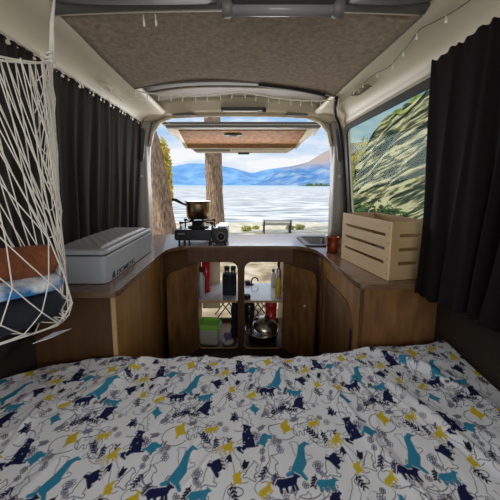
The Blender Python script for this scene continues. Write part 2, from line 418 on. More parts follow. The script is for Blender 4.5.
# overhead tube lamp near camera
t = thing('ceiling_lamp', 'long grey tubular interior lamp with rounded end caps mounted across the near roof beam', 'lamp', (.135, .915, 1.775))
L = .155
b = MB(); b.box((0, -.012, .012), (2 * L, .06, .02)); b.obj('housing', M['dgrey'], t, bevel=.004)
b = MB().tube([(-L, 0, -.003), (L, 0, -.003)], .018, 16); b.obj('diffuser', M['diffuser'], t)
for s in (-1, 1):
    MB().lathe([(0, -.02), (.017, -.016), (.024, -.004), (.025, .02), (.0, .02)] if s > 0 else [(0, -.02), (.025, -.02), (.024, .004), (.017, .016), (0, .02)], (s * (L + .012), 0, 0), 18, 'x').obj('end_cap', M['greyplastic'], t)
b = MB().box((0, .019, -.008), (2 * L, .003, .007)); b.obj('reflector_strip', M['alu'], t)
b = MB()
for k in range(14): b.box((-L + .02 + k * .021, .019, .006), (.008, .002, .003))
b.obj('led_row', M['black'], t)

# rear strip light on header
t = thing('strip_light', 'slim dark strip light with pale diffuser fixed to the beige panel above the tailgate opening', 'lamp', (.03, 2.19, 1.806))
b = MB().box((0, 0, .008), (.34, .045, .022)); b.obj('housing', M['dgrey'], t, bevel=.003)
b = MB().box((-.02, -.010, -.006), (.27, .02, .010)); b.obj('diffuser', M['white'], t, bevel=.002)
b = MB().box((.165, -.008, .0), (.03, .03, .03)); b.obj('end_cap', M['black'], t, bevel=.003)

# hinge covers
for s, lab in ((-1, 'grey moulded hinge cover above left end of raised tailgate'), (1, 'grey moulded hinge cover above right end of raised tailgate')):
    x0 = .46 if s > 0 else .44
    b = MB(); P = [(-.09, 0), (.09, 0), (.06, .03), (.02, .045), (-.03, .045), (-.07, .03)]
    b.prism([(s * x, z) for x, z in P], 0, .03, XZ((s * x0, YR - .035, 1.775)))
    tag(b.obj('hinge_cover', M['greyplastic'], bevel=.004), lab, 'cover', 'tailgate hinge covers')

# ================================================================== TAILGATE (raised)
tg = tag(bpy.data.objects.new('door_1', None), kind='structure'); C.objects.link(tg); tg.location = (.035, YR + .10, 1.765)
hy, hz = YR + .10, 1.765
def tp(x, y, z): return (x - .035, y - hy, z - hz)
yA, zA, yB, zB = 2.42, 1.742, 3.22, 1.615
def zz(y, up=0): return zA + (zB - zA) * (y - yA) / (yB - yA) + up
# outer shell : tapering trapezoid slab with rounded ends
def shell(inset, y0, y1):
    pts = []
    for k in range(13):
        t = k / 12; y = y0 + (y1 - y0) * t
        hwid = (.69 - .12 * t - .03 * t ** 4) - inset
        pts.append((hwid, y))
    return pts
pts = shell(0, yA - .06, yB)
P = [[tp(.035 - w, y, zz(y, .0)), tp(.035 - w * .97, y, zz(y, -.012)), tp(.035, y, zz(y, -.012)), tp(.035 + w * .97, y, zz(y, -.012)), tp(.035 + w, y, zz(y, .0))] for w, y in pts]
b = MB().grid(P, False); b.obj('inner_skin', M['white'], tg, solid=.006)
kk = lambda y: min(1, .1 + (y - 2.36) * 2.2)
P = [[tp(.035 - w * 1.01, y, zz(y, .0)), tp(.035 - w, y, zz(y, .05 * kk(y))), tp(.035, y, zz(y, .06 * kk(y))), tp(.035 + w, y, zz(y, .05 * kk(y))), tp(.035 + w * 1.01, y, zz(y, .0))] for w, y in pts]
b = MB().grid(P); b.obj('outer_skin', M['paint'], tg, solid=.006)
# hinge side bar (grey)
b = MB().box(tp(.035, 2.40, 1.738), (1.32, .05, .046)); b.obj('hinge_bar', M['greyplastic'], tg, bevel=.008)
for x in (-.38, .33, .36):
    b = MB().lathe([(0, -.003), (.009, -.003), (.009, .003), (0, .003)], tp(x + .035, 2.373, 1.742), 10, 'y'); b.obj('bolt', M['black'], tg)
# cork panel
def slab(x0a, x1a, ya, x0b, x1b, yb, drop, th):
    v = []
    for d in (drop, drop - th):
        v += [tp(x0a, ya, zz(ya, d)), tp(x1a, ya, zz(ya, d)), tp(x1b, yb, zz(yb, d)), tp(x0b, yb, zz(yb, d))]
    m_ = MB(); m_.add(v, [(0, 1, 2, 3), (7, 6, 5, 4), (0, 4, 5, 1), (1, 5, 6, 2), (2, 6, 7, 3), (3, 7, 4, 0)]); return m_
slab(-.535, .60, 2.47, -.55, .60, 2.985, -.018, .008).obj('cork_panel', M['cork'], tg, bevel=.002)
slab(-.575, .64, 2.455, -.59, .635, 3.03, -.013, .006).obj('panel_surround', M['beige'], tg, bevel=.002)
h = MB().prism(rrect(-.080, -.045, .080, .045, .025), -.012, .0, Matrix.Translation(tp(-.055, 2.58, zz(2.58, -.022)))); ho = h.obj('handle_recess', M['black'], tg, bevel=.003)
MB().prism(rrect(-.035, -.010, .035, .010, .006), -.020, -.012, Matrix.Translation(tp(-.055, 2.58, zz(2.58, -.022)))).obj('pull_lever', M['greyplastic'], ho)
slab(-.50, -.10, 3.07, -.50, -.10, 3.13, -.014, .010).obj('lower_trim', M['greyplastic'], tg, bevel=.003)
slab(-.08, .28, 3.05, -.08, .28, 3.14, -.014, .014).obj('number_plate_housing', M['white'], tg, bevel=.004)
slab(.30, .52, 3.07, .30, .50, 3.13, -.014, .008).obj('lower_trim', M['beige'], tg, bevel=.003)
slab(-.01, .12, 3.19, -.01, .12, 3.235, -.008, .02).obj('latch', M['black'], tg, bevel=.004)
# side gutters / corner return seen as pale flaps beside the tailgate
for s in (-1, 1):
    b = MB(); b.add([tp(.035 + s * .69, 2.36, 1.775), tp(.035 + s * .62, 2.36, 1.745), tp(.035 + s * .585, 2.62, 1.712), tp(.035 + s * .665, 2.60, 1.69), tp(.035 + s * .655, 2.62, 1.745)], [(0, 1, 2, 3), (0, 3, 4)])
    b.obj('corner_flap', M['beige'], tg, solid=.008)

# ================================================================== WORKTOP + CABINETS
def inner_path(off=0, n=8):
    """inner edge of the U, from left near corner round to right near corner; off>0 = into the cabinets"""
    out = []
    # left leg
    xl, xr, yb = -.495 - off, .525 + off, 1.885 + off
    yl = 1.655; r = .16
    out.append((xl, 1.06))
    for k in range(n + 1):
        a = PI - (PI / 2) * k / n
        out.append((xl + .15 + .15 * math.cos(a), yb - .20 + .20 * math.sin(a)))
    for k in range(n + 1):
        a = PI / 2 - (PI / 2) * k / n
        out.append((xr - .16 + .16 * math.cos(a), yb + .02 - .22 + .20 * math.sin(a)))
    out.append((xr, 1.15))
    return out
ip = inner_path()
r = .03
ip2 = ip[1:-1]
outer_poly = [(-.872, 1.045), (-.52, 1.045), (-.503, 1.052), (-.495, 1.075)] + ip2 + [(.525, 1.165), (.533, 1.142), (.555, 1.135), (.878, 1.135), (.878, 1.17), (.872, 2.195), (.745, 2.205), (.745, 2.33), (-.735, 2.33), (-.735, 2.195), (-.858, 2.19)]
wt = MB(); wt.prism(outer_poly, .776, .80)
wt_o = plate('worktop', outer_poly, [rrect(.50, 1.885, .70, 2.185, .02)], .024, M['woodtop'], Matrix.Translation((0, 0, .788)), bevel=.004)
tag(wt_o, 'U-shaped varnished brown wooden worktop running round the rear of the van', 'worktop')

# left cabinet
t = thing('cabinet', 'left wooden cabinet beneath the grey cool box, with lit inner side and shadowed end', 'cabinet', (-.68, 1.30, 0))
def rel(t, p): return tuple(Vector(p) - Vector(t.location))
def pbox(t, name, x0, x1, y0, y1, z0, z1, m, bevel=.001):
    b = MB().box(rel(t, ((x0 + x1) / 2, (y0 + y1) / 2, (z0 + z1) / 2)), (x1 - x0, y1 - y0, z1 - z0)); return b.obj(name, m, t, bevel=bevel)
pbox(t, 'end_panel', -.862, -.528, 1.068, 1.084, .002, .775, M['wooddark'])  # shadow on the end is put into its darker wood colour
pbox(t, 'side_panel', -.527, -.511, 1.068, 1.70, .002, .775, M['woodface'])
pbox(t, 'corner_strip', -.5275, -.5095, 1.058, 1.067, .002, .775, M['plyedge'])
# right cabinet
t = thing('cabinet', 'right wooden cabinet beneath the slatted pine crate, with a flush round-cornered door', 'cabinet', (.70, 1.40, 0))
pbox(t, 'end_panel', .559, .892, 1.158, 1.174, .002, .775, M['doorwood'])
plate('side_panel', [(1.158, .002), (1.70, .002), (1.70, .775), (1.158, .775)], [rrect(1.212, .047, 1.643, .658, (.02, .02, .02, .11))], .016, M['woodface'], Matrix.Translation(-Vector(t.location)) @ YZ((.549, 0, 0)), t)
d = plate('door', rrect(1.224, .059, 1.631, .646, (.018, .018, .018, .105)), [], .014, M['doorwood'], Matrix.Translation(-Vector(t.location)) @ YZ((.549, 0, 0)), t, bevel=.002)
b = MB().box(rel(t, (.541, 1.232, .46)), (.008, .016, .16)); b.obj('handle', M['black'], d, bevel=.003)
pbox(t, 'corner_strip', .5415, .5575, 1.148, 1.157, .002, .775, M['wooddark'])
pbox(t, 'backing', .575, .585, 1.19, 1.655, .01, .765, M['black'])

# rear cabinet
t = thing('cabinet', 'rear wooden cabinet with two rounded open doorways looking out behind the van', 'cabinet', (.01, 1.90, 0))
TR = Matrix.Translation(-Vector(t.location))
H1 = rrect(-.301, .014, -.010, .678, (.035, .035, .055, .004)); H2 = rrect(.040, .014, .324, .678, (.035, .035, .004, .055))
plate('front_panel', [(-.368, .002), (.388, .002), (.388, .775), (-.368, .775)], [H1, H2], .018, M['wooddark'], TR @ XZ((0, 1.905, 0)), t)
for H in (H1, H2):
    b = MB(); pts = [(x, 1.8945, z) for x, z in H if z < .10]; pts = sorted(pts[:], key=lambda q: q[0])
    n_ = len(H)
    # pale worn lipping along the lower edge and lower corners
    low = [(x, 1.8945, z) for x, z in H if z < .052]
    low = sorted(low, key=lambda q: (q[0]))
    b.tube([rel(t, q) for q in low], .0045, 6); b.obj('lipping', M['plyedge'], t)
for side in (0, 1):
    # curved corner panels
    n = 8; arc = []
    ipo = inner_path(.018)
    seg = ipo[1:10] if side == 0 else ipo[10:19]
    P = [[rel(t, (x, y, .002)) for x, y in seg], [rel(t, (x, y, .775)) for x, y in seg]]
    MB().grid(P).obj('corner_panel', M['wooddark'], t, solid=.012)
sh = MB().box(rel(t, (.01, 2.10, .370)), (.655, .36, .014)).obj('shelf', M['shelf'], t, bevel=.001)
MB().box(rel(t, (.01, 1.917, .370)), (.655, .004, .016)).obj('shelf_edge', M['plyedge'], t)
pbox(t, 'base_panel', -.345, .365, 1.917, 2.30, .002, .012, M['wooddark'])
pbox(t, 'back_lip', -.345, .365, 2.285, 2.30, .014, .050, M['wooddark'])
pbox(t, 'side_partition', -.345, -.330, 1.917, 2.30, .014, .77, M['plyedge'])
pbox(t, 'side_partition', .350, .365, 1.917, 2.30, .014, .77, M['doorwood'])
pbox(t, 'back_board', -.325, -.165, 2.288, 2.300, .14, .77, M['cream'])
pbox(t, 'partition', .008, .022, 1.96, 2.02, .014, .36, M['wooddark'])
def door(hx, hy_, ang, w, s, r4, wear):
    e = Vector((math.cos(ang), math.sin(ang), 0))
    M4 = TR @ frame((hx, hy_, 0), e, (0, 0, 1))
    o = plate('door', rrect(.004, .02, w, .672, r4), [rrect(w - .045, .315, w - .018, .342, .0130)] if wear else [], .014, M['doorwood'], M4, t, bevel=.002)
    return o, M4
dl, M4 = door(-.300, 1.888, math.radians(180 + 57), .285, -1, (.004, .04, .055, .004), True)
for z in (.16, .56): MB().tube([M4 @ Vector((0.0, z - .02, 0)), M4 @ Vector((0.0, z + .02, 0))], .005, 8).obj('hinge', M['darkmetal'], dl)
dr, M4 = door(.326, 1.888, math.radians(-52), .275, 1, (.004, .04, .055, .004), False)
MB().lathe([(0, 0), (.012, 0), (.012, .006), (0, .008)], M4 @ Vector((.20, .42, .01)), 12, 'y').obj('catch', M['alu'], dr)
for z in (.16, .56): MB().tube([M4 @ Vector((0.0, z - .02, 0)), M4 @ Vector((0.0, z + .02, 0))], .005, 8).obj('hinge', M['darkmetal'], dr)

# ================================================================== FRIDGE / COOL BOX
t = thing('cool_box', 'grey portable cool box with dimpled lid standing on the left worktop', 'cool box', (-.70, 1.44, .801))
X0, X1, YA, YB, H = -.118, .126, -.305, .320, .142
def rbox(x0, x1, y0, y1, z0, z1, r, taper=0):
    b = MB(); lo = rrect(x0, y0, x1, y1, r); hi = rrect(x0 + taper, y0 + taper, x1 - taper, y1 - taper, r); n = len(lo)
    b.add([(x, y, z0) for x, y in lo] + [(x, y, z1) for x, y in hi], [tuple(range(n))[::-1], tuple(range(n, 2 * n))] + [(i, (i + 1) % n, n + (i + 1) % n, n + i) for i in range(n)], False); return b
rbox(X0, X1, YA, YB, 0, .122, .028, -.0).obj('body', M['fridge'], t, bevel=.004)
rbox(X0 + .004, X1 - .004, YA + .004, YB - .004, .123, .127, .026).obj('seal', M['dgrey'], t)
lidb = rbox(X0, X1, YA, YB, .128, .150, .028, .004); lidb.obj('lid', M['fridge'], t, bevel=.006)
# raised dimpled lid insert
b = MB(); P = []
nx, ny = 41, 81
for i in range(ny):
    row = []
    for j in range(nx):
        u, v = j / (nx - 1), i / (ny - 1); x = X0 + .018 + (X1 - X0 - .05) * u; y = YA + .02 + (YB - YA - .04) * v
        e = min(1, min(u, 1 - u, v, 1 - v) / .06)
        d_ = (math.sin(u * PI * 9) * math.sin(v * PI * 20))
        row.append((x, y, .146 + .012 * math.sin(e * PI / 2) + .0035 * max(0, d_) * e + .006 * math.sin(PI * v)))
    P.append(row)
b.grid(P); b.obj('lid_pad', M['lid'], t)
FX = X1 + .0006
text_mesh('lettering', 'DOMETIC', .040, M['black'], frame((FX, -.212, .008), (0, 1, 0), (0, 0, 1)) @ Matrix.Diagonal((1.28, .82, 1, 1)), t)
b = MB()
for poly in ([(0, 0), (.012, .0), (.024, .026), (.016, .030)], [(.020, 0), (.036, 0), (.026, .030), (.020, .024)],):
    b.prism(poly, 0, .0012, frame((FX - .0002, -.262, .008), (0, 1, 0), (0, 0, 1)))
b.obj('logo', M['black'], t)

# ================================================================== CRATE
t = thing('wooden_crate', 'open slatted pale pine crate standing on the right worktop against the window', 'crate', (.668, 1.175, .801), math.radians(9.1))
Lc, Wc, Hc, th = .395, .205, .268, .010
def sidep(name, length, M4, m):
    hs = [rrect(.03 if length > .3 else .038, z, length - (.03 if length > .3 else .038), z + .016, .006) for z in (.068, .132, .196)]
    return plate(name, [(0, 0), (length, 0), (length, Hc), (0, Hc)], hs, th, m, M4, t, bevel=.0012)
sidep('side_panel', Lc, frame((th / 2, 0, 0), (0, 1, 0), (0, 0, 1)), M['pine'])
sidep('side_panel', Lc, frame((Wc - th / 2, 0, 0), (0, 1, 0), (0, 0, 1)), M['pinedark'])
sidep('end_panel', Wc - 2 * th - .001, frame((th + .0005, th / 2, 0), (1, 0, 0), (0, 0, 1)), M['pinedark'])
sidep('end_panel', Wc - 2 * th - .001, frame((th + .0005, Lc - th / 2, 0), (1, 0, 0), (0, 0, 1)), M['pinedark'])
MB().box((Wc / 2, Lc / 2, .006), (Wc - 2 * th - .002, Lc - 2 * th - .002, .008)).obj('base', M['pinedark'], t)
for y in (.008, Lc - .008):
    for z in (.03, .10, .17, .24): MB().lathe([(0, -.0008), (.0025, -.0008), (.0025, .0008), (0, .0008)], (-.0006, y, z), 8, 'x').obj('nail', M['darkmetal'], t)
# slim black rod standing in the crate against the window
b = MB().tube([(.80, 1.66, .802), (.815, 1.66, 1.05)], [.006, .005], 8); b.tube([(.815, 1.66, 1.05), (.806, 1.655, 1.075)], [.007, .004], 8)
tag(b.obj('tongs', M['black']), 'slim black rod standing behind the pine crate by the window', 'rod')

# ================================================================== SINK + MUG
t = thing('sink', 'small black rimmed sink let into the right rear corner of the worktop', 'sink', (.60, 2.035, .802))
plate('rim', rrect(-.125, -.175, .125, .175, .03), [rrect(-.092, -.142, .092, .142, .02)], .008, M['sink'], Matrix.Translation((0, 0, .004)), t, bevel=.002)
b = MB(); a1 = rrect(-.092, -.142, .092, .142, .02); a2 = rrect(-.075, -.125, .075, .125, .02); n = len(a1)
b.add([(x, y, .004) for x, y in a1] + [(x, y, -.10) for x, y in a2], [(i, (i + 1) % n, n + (i + 1) % n, n + i) for i in range(n)] + [tuple(range(n, 2 * n))])
b.obj('basin', M['basin'], t)
MB().lathe([(0, -.0985), (.02, -.0985), (.02, -.096), (0, -.096)]).obj('drain', M['black'], t)
t = thing('mug', 'reddish copper mug standing between the sink and the pine crate', 'mug', (.605, 1.715, .801))
MB().lathe([(0, 0), (.034, 0), (.037, .004), (.038, .045), (.040, .095), (.042, .099), (.036, .099), (.035, .05), (.033, .008), (0, .008)], n=32).obj('cup', M['copper'], t)
b = MB()
b.tube([(.038, .0, .08), (.062, .0, .078), (.070, .0, .055), (.062, .0, .03), (.037, .0, .026)], .0045, 8); b.obj('handle', M['copper'], t)

# ================================================================== STOVE + POT
t = thing('gas_stove', 'black portable single burner gas stove on the rear worktop under the pot', 'stove', (-.275, 2.045, .801))
b = MB(); b.prism(rrect(-.195, .028, .075, .108, .018), -.115, .115, XZ((0, 0, 0))); b.obj('body', M['blackgloss'], t, bevel=.004)
b = MB(); b.prism(rrect(.080, .012, .195, .122, .022), -.10, .128, XZ((0, 0, 0))); cc = b.obj('gas_compartment', M['blackgloss'], t, bevel=.005)
MB().lathe([(0, -.016), (.022, -.014), (.026, 0), (0, 0)], (.145, -.129, .060), 20, 'y').obj('knob', M['darkmetal'], cc)
MB().lathe([(.031, -.001), (.0325, -.001), (.0325, .002), (.031, .002)], (.145, -.130, .060), 24, 'y').obj('dial_ring', M['greyplastic'], cc)
MB().lathe([(0, -.004), (.010, -.004), (.010, 0), (0, 0)], (.102, -.129, .050), 14, 'y').obj('ignition_dial', M['darkmetal'], cc)
MB().box((-.145, -.1165, .078), (.055, .002, .010)).obj('badge', M['greyplastic'], t)
MB().box((.155, 0, .127), (.07, .18, .008)).obj('lid_plate', M['alu'], t, bevel=.003)
for x in (-.165, -.125, .06, .17):
    for y in (-.09, .09): MB().lathe([(0, 0), (.008, 0), (.007, .03), (0, .03)], (x, y, 0), 10).obj('foot', M['black'], t)
b = MB().lathe([(0, .108), (.075, .108), (.082, .116), (.05, .120), (.045, .155), (.03, .160), (0, .160)], (-.037, 0, 0), 28); b.obj('burner', M['black'], t)
for (sx, sy) in ((-1, -1), (1, -1), (1, 1), (-1, 1)):
    b = MB(); b.tube([(-.037 + sx * .115, sy * .085, .108), (-.037 + sx * .115, sy * .085, .152), (-.037 + sx * .040, sy * .035, .158), (-.037 + sx * .03, sy * .025, .178)], .006, 8)
    b.tube([(-.037 + sx * .125, sy * .085, .155), (-.037 + sx * .10, sy * .085, .155)], .009, 8)
    b.obj('pan_support', M['black'], t)
MB().lathe([(.07, .176), (.076, .176), (.076, .184), (.07, .184), (.07, .176)], (-.037, 0, 0), 24).obj('trivet_ring', M['black'], t)
t = thing('saucepan', 'small steel saucepan with black handle sitting on the gas stove', 'saucepan', (-.312, 2.045, .986))
MB().lathe([(0, 0), (.075, 0), (.086, .008), (.090, .10), (.092, .118), (.096, .122), (.090, .122), (.086, .10), (.082, .012), (0, .010)], n=40).obj('pan', M['potsteel'], t)
MB().lathe([(.089, .117), (.098, .119), (.098, .124), (.089, .125)], n=40).obj('rim', M['darkmetal'], t)
MB().tube([(-.088, -.01, .095), (-.115, -.02, .108), (-.155, -.035, .132), (-.185, -.045, .140)], [.007, .009, .012, .010], 10).obj('handle', M['black'], t)
MB().lathe([(0, .06), (.0855, .06)], n=30).obj('contents', M['darkmetal'], t)

# ================================================================== CABINET CONTENTS
def lathe_thing(name, label, cat, loc, parts, group=None):
    t = thing(name, label, cat, loc, 0, group)
    for pn, prof, m, off in parts: MB().lathe(prof, off, 24).obj(pn, M[m], t)
    return t
zS, zB_ = .378, .013
lathe_thing('bottle', 'white pump bottle on the left of the cabinet shelf beside red tin', 'bottle', (-.288, 1.98, zS), [('body', [(0, 0), (.026, 0), (.027, .16), (.012, .19), (.011, .20), (0, .20)], 'fridge', (0, 0, 0)), ('cap', [(0, .20), (.014, .20), (.014, .235), (0, .235)], 'black', (0, 0, 0))])
lathe_thing('tin', 'tall dark red tin on the cabinet shelf against the cream board', 'tin', (-.262, 2.10, zS), [('body', [(0, 0), (.032, 0), (.032, .26), (0, .26)], 'red', (0, 0, 0)), ('lid', [(0, .26), (.033, .26), (.033, .285), (0, .285)], 'black', (0, 0, 0))])
t = thing('bag', 'square black bag on the cabinet shelf beside the centre post', 'bag', (-.072, 2.06, zS))
rbox(-.058, .052, -.055, .055, 0, .155, .015).obj('body', M['navyfab'], t, bevel=.006)
MB().tube([(-.03, -.056, .09), (-.03, -.066, .14), (.025, -.066, .14), (.025, -.056, .09)], .005, 8).obj('handle', M['black'], t)
for k, (x, lab) in enumerate(((-.095, 'small grey jar with black lid on top of the black bag, left one'), (-.045, 'small grey jar with black lid on top of the black bag, right one'))):
    lathe_thing('jar', lab, 'jar', (x, 2.06, zS + .156), [('body', [(0, 0), (.019, 0), (.020, .04), (0, .04)], 'basin', (0, 0, 0)), ('lid', [(0, .04), (.021, .04), (.021, .062), (0, .062)], 'black', (0, 0, 0))], 'grey jars on the black bag')
lathe_thing('pot', 'small round black pot at the front of the shelf in the right doorway', 'pot', (.062, 1.955, zS), [('body', [(0, 0), (.024, 0), (.028, .018), (.022, .028), (0, .03)], 'black', (0, 0, 0))])
lathe_thing('pot', 'small round black pot at the back of the shelf in the right doorway', 'pot', (.075, 2.25, zS), [('body', [(0, 0), (.022, 0), (.027, .02), (.020, .03), (0, .032)], 'black', (0, 0, 0))])
b = MB().tube([(.108, 2.24, zS + .003), (.108, 2.24, zS + .035), (.118, 2.24, zS + .058), (.140, 2.24, zS + .064), (.160, 2.24, zS + .052), (.164, 2.24, zS + .030)], .006, 8)
b.lathe([(0, 0), (.02, 0), (.02, .004), (0, .004)], (.108, 2.24, zS), 14)
tag(b.obj('hook', M['black']), 'curved black hook standing at the back of the cabinet shelf', 'hook')
for k, (x, y, h_, mm, cm, lab) in enumerate(((.298, 1.99, .19, 'yellow', 'white', 'yellow bottle at the right end of the cabinet shelf'), (.318, 2.10, .24, 'alu', 'black', 'silver bottle with black cap behind yellow bottle'), (.290, 2.20, .15, 'white', 'black', 'white jar with black cap at back right of shelf'))):
    lathe_thing('bottle', lab, 'bottle', (x, y, zS), [('body', [(0, 0), (.022, 0), (.022, h_ * .7), (.009, h_ * .85), (0, h_ * .85)], mm, (0, 0, 0)), ('cap', [(0, h_ * .85), (.011, h_ * .85), (.011, h_), (0, h_)], cm, (0, 0, 0))], 'bottles at the right end of the shelf')
# green / clear tub
t = thing('food_container', 'frosted plastic tub with bright green lid at bottom left of cabinet', 'container', (-.225, 2.00, zB_), math.radians(-6))
def hollow(x0, x1, y0, y1, z0, z1, r, tp_, w=.003):
    b = MB(); o_ = lambda e, tt: rrect(x0 + e + tt, y0 + e + tt, x1 - e - tt, y1 - e - tt, r)
    a = [(x, y, z0) for x, y in o_(0, tp_)]; c = [(x, y, z1) for x, y in o_(0, 0)]; d = [(x, y, z1) for x, y in o_(w, 0)]; e = [(x, y, z0 + w) for x, y in o_(w, tp_)]
    n = len(a); vs = a + c + d + e; fs = [tuple(range(n))[::-1], tuple(range(3 * n, 4 * n))]
    for q in range(3): fs += [(q * n + i, q * n + (i + 1) % n, (q + 1) * n + (i + 1) % n, (q + 1) * n + i) for i in range(n)]
    b.add(vs, fs); return b
hollow(-.085, .075, -.07, .07, 0, .118, .02, .010).obj('tub', M['clear'], t)
b = rbox(-.092, .082, -.076, .076, .119, .132, .022); b.obj('lid', M['green'], t, bevel=.003)
hollow(-.08, .07, -.066, .066, .133, .160, .02, -.003).obj('upper_tray', M['green'], t)
t = thing('bag', 'crumpled clear bag of purple packets on the cabinet floor', 'bag', (-.085, 1.975, zB_))
b = MB(); vs = []
for k in range(10):
    a = random.random() * 6.28; b.tube([(.03 * math.cos(a), .025 * math.sin(a), .008 + .004 * k), (.03 * math.cos(a + 2), .025 * math.sin(a + 2), .012 + .0042 * k)], .007, 6)
b.obj('packets', M['purple'], t, loc=(0, 0, .02)); b2 = MB(); b2.lathe([(0, 0), (.045, 0), (.048, .012), (.036, .022), (.0, .024)], n=9); b2.obj('wrapper', M['clear'], t)
t = thing('bag', 'tall narrow black fabric bag standing by the centre post', 'bag', (-.035, 2.08, zB_))
b = MB(); P = []
for i in range(14):
    z = .33 * i / 13; w = .034 * (1 - .25 * (i / 13)) + .004 * math.sin(i * 1.7); P.append([(w * math.cos(a), w * 1.1 * math.sin(a), z) for a in [2 * PI * k / 16 for k in range(17)]])
b.grid(P); b.obj('body', M['navyfab'], t)
MB().tube([(0, -.036, .30), (-.012, -.05, .18), (.005, -.045, .08)], .006, 6).obj('strap', M['black'], t)
# right bottom
t = lathe_thing('flask', 'tall black flask with handle behind the steel-lidded pan', 'flask', (.085, 2.14, zB_), [('body', [(0, 0), (.044, 0), (.047, .24), (.036, .25), (0, .25)], 'blackgloss', (0, 0, 0)), ('lid', [(.030, .25), (.036, .25), (.036, .268), (0, .272)], 'darkmetal', (0, 0, 0))])
MB().tube([(.040, -.02, .20), (.068, -.03, .19), (.068, -.03, .10), (.040, -.02, .08)], .005, 8).obj('handle', M['black'], t)
lathe_thing('thermos', 'red thermos canister with round lid behind the steel-lidded pan', 'thermos', (.262, 2.12, zB_), [('body', [(0, 0), (.045, 0), (.046, .22), (0, .22)], 'red', (0, 0, 0)), ('lid', [(0, .222), (.050, .222), (.050, .262), (.040, .268), (.034, .255), (0, .255)], 'red', (0, 0, 0))])
t = thing('frying_pan', 'black deep pan at the bottom right of the cabinet', 'pan', (.182, 2.02, zB_))
MB().lathe([(0, 0), (.095, 0), (.118, .02), (.128, .075), (.132, .08), (.122, .08), (.112, .024), (0, .014)], n=40).obj('pan', M['blackgloss'], t)
MB().lathe([(.128, .081), (.1335, .081), (.1335, .085), (.128, .085)], n=40).obj('rim', M['steel'], t)
t = thing('lid', 'shiny domed steel lid leaning on the black pan', 'lid', (.205, 2.015, zB_ + .112)); t.rotation_euler = (math.radians(14), math.radians(8), 0)
MB().lathe([(.098, 0), (.100, .004), (.092, .022), (.070, .042), (.035, .056), (0, .060)], n=40).obj('dome', M['steel'], t, solid=.002)
MB().lathe([(0, .060), (.010, .060), (.009, .072), (.020, .078), (.018, .088), (0, .09)], n=20).obj('knob', M['black'], t)

# ================================================================== BED
t2 = thing('bed', 'low bed with grey mattress filling the van between the side walls', 'bed', (0, .3, 0))
MB().box((0, 0, .37), (1.74, 1.44, .24)).obj('mattress', M['mattress'], t2, bevel=.03)
MB().box((0, 0, .238), (1.76, 1.44, .02)).obj('platform', M['wooddark'], t2)
for x in (-.8, 0, .8): MB().box((x, 0, .114), (.03, 1.40, .226)).obj('support_panel', M['wooddark'], t2)

# --- printed sheet: tile painter
TW, TH = .300, .285
NT = 600
gx, gy = np.meshgrid((np.arange(NT) + .5) / NT * TW, (np.arange(NT) + .5) / NT * TH)
tile = np.ones((NT, NT, 3)) * np.array((.84, .87, .93))
NAVY = (.012, .018, .075); TEAL = (.035, .26, .42); YEL = (.66, .50, .03); INK = (.012, .014, .035); GREYL = (.22, .22, .30)
def wrapd(ax, ay):
    dx = (gx - ax + TW / 2) % TW - TW / 2; dy = (gy - ay + TH / 2) % TH - TH / 2; return dx, dy
def caps(ax, ay, bx, by, r0, r1=None):
    r1 = r0 if r1 is None else r1
    mx, my = (ax + bx) / 2, (ay + by) / 2; dx, dy = wrapd(mx, my)
    ux, uy = (bx - ax), (by - ay); L2 = ux * ux + uy * uy + 1e-12
    tt = np.clip(((dx + ux / 2) * ux + (dy + uy / 2) * uy) / L2, 0, 1)
    ddx = dx + ux / 2 - tt * ux; ddy = dy + uy / 2 - tt * uy
    return np.sqrt(ddx ** 2 + ddy ** 2) - (r0 + (r1 - r0) * tt)
def paint(d, col): tile[d < 0] = col
def animal(cx, cy, sc, rot, parts, col, outline=False):
    c, s_ = math.cos(rot), math.sin(rot)
    T = lambda x, y: (cx + sc * (x * c - y * s_), cy + sc * (x * s_ + y * c))
    D = None
    for (ax, ay, bx, by, r0, r1) in parts:
        a = T(ax, ay); b_ = T(bx, by); d = caps(*a, *b_, r0 * sc, r1 * sc); D = d if D is None else np.minimum(D, d)
    if outline: paint(np.abs(D) - .0009, col)
    else: paint(D, col)
    return T
BEAR = [(0, -.2, .02, .15, .32, .27), (.02, .15, .10, .55, .24, .17), (.10, .58, .28, .55, .17, .08), (-.02, .72, .0, .74, .07, .06), (-.1, -.4, .38, -.5, .14, .10), (-.15, -.35, -.35, -.52, .13, .1), (.05, .15, .36, .02, .10, .07)]
WALK = [(-.45, .05, .35, .08, .26, .22), (.35, .1, .62, .28, .17, .13), (.62, .28, .80, .22, .1, .06), (-.5, 0, -.55, -.42, .11, .08), (-.2, -.05, -.18, -.42, .10, .08), (.2, 0, .22, -.42, .10, .08), (.38, 0, .45, -.42, .09, .07), (-.68, .1, -.8, .0, .05, .04), (.55, .42, .56, .45, .06, .05)]
LONG = [(-.1, -.75, .1, -.25, .24, .26), (.1, -.25, .12, .50, .22, .15), (.12, .50, .30, .75, .14, .10), (.30, .75, .48, .74, .09, .05), (-.1, -.75, -.5, -.95, .14, .08), (.0, -.7, .3, -1.0, .12, .08)]
SIT = [(0, -.1, 0, .1, .33, .30), (.0, .12, .38, .28, .2, .13), (-.2, -.2, -.42, -.42, .12, .08), (.1, -.2, .22, -.45, .10, .08), (.38, .4, .40, .45, .06, .05)]
def P_(k): return k
ox, oy = .07, .10
def dots(T, n, r=.0013, col=(.6, .6, .62)):
    for _ in range(n):
        x, y = T(random.uniform(-.3, .3), random.uniform(-.4, .5)); paint(caps(x, y, x + .001, y, r), col)
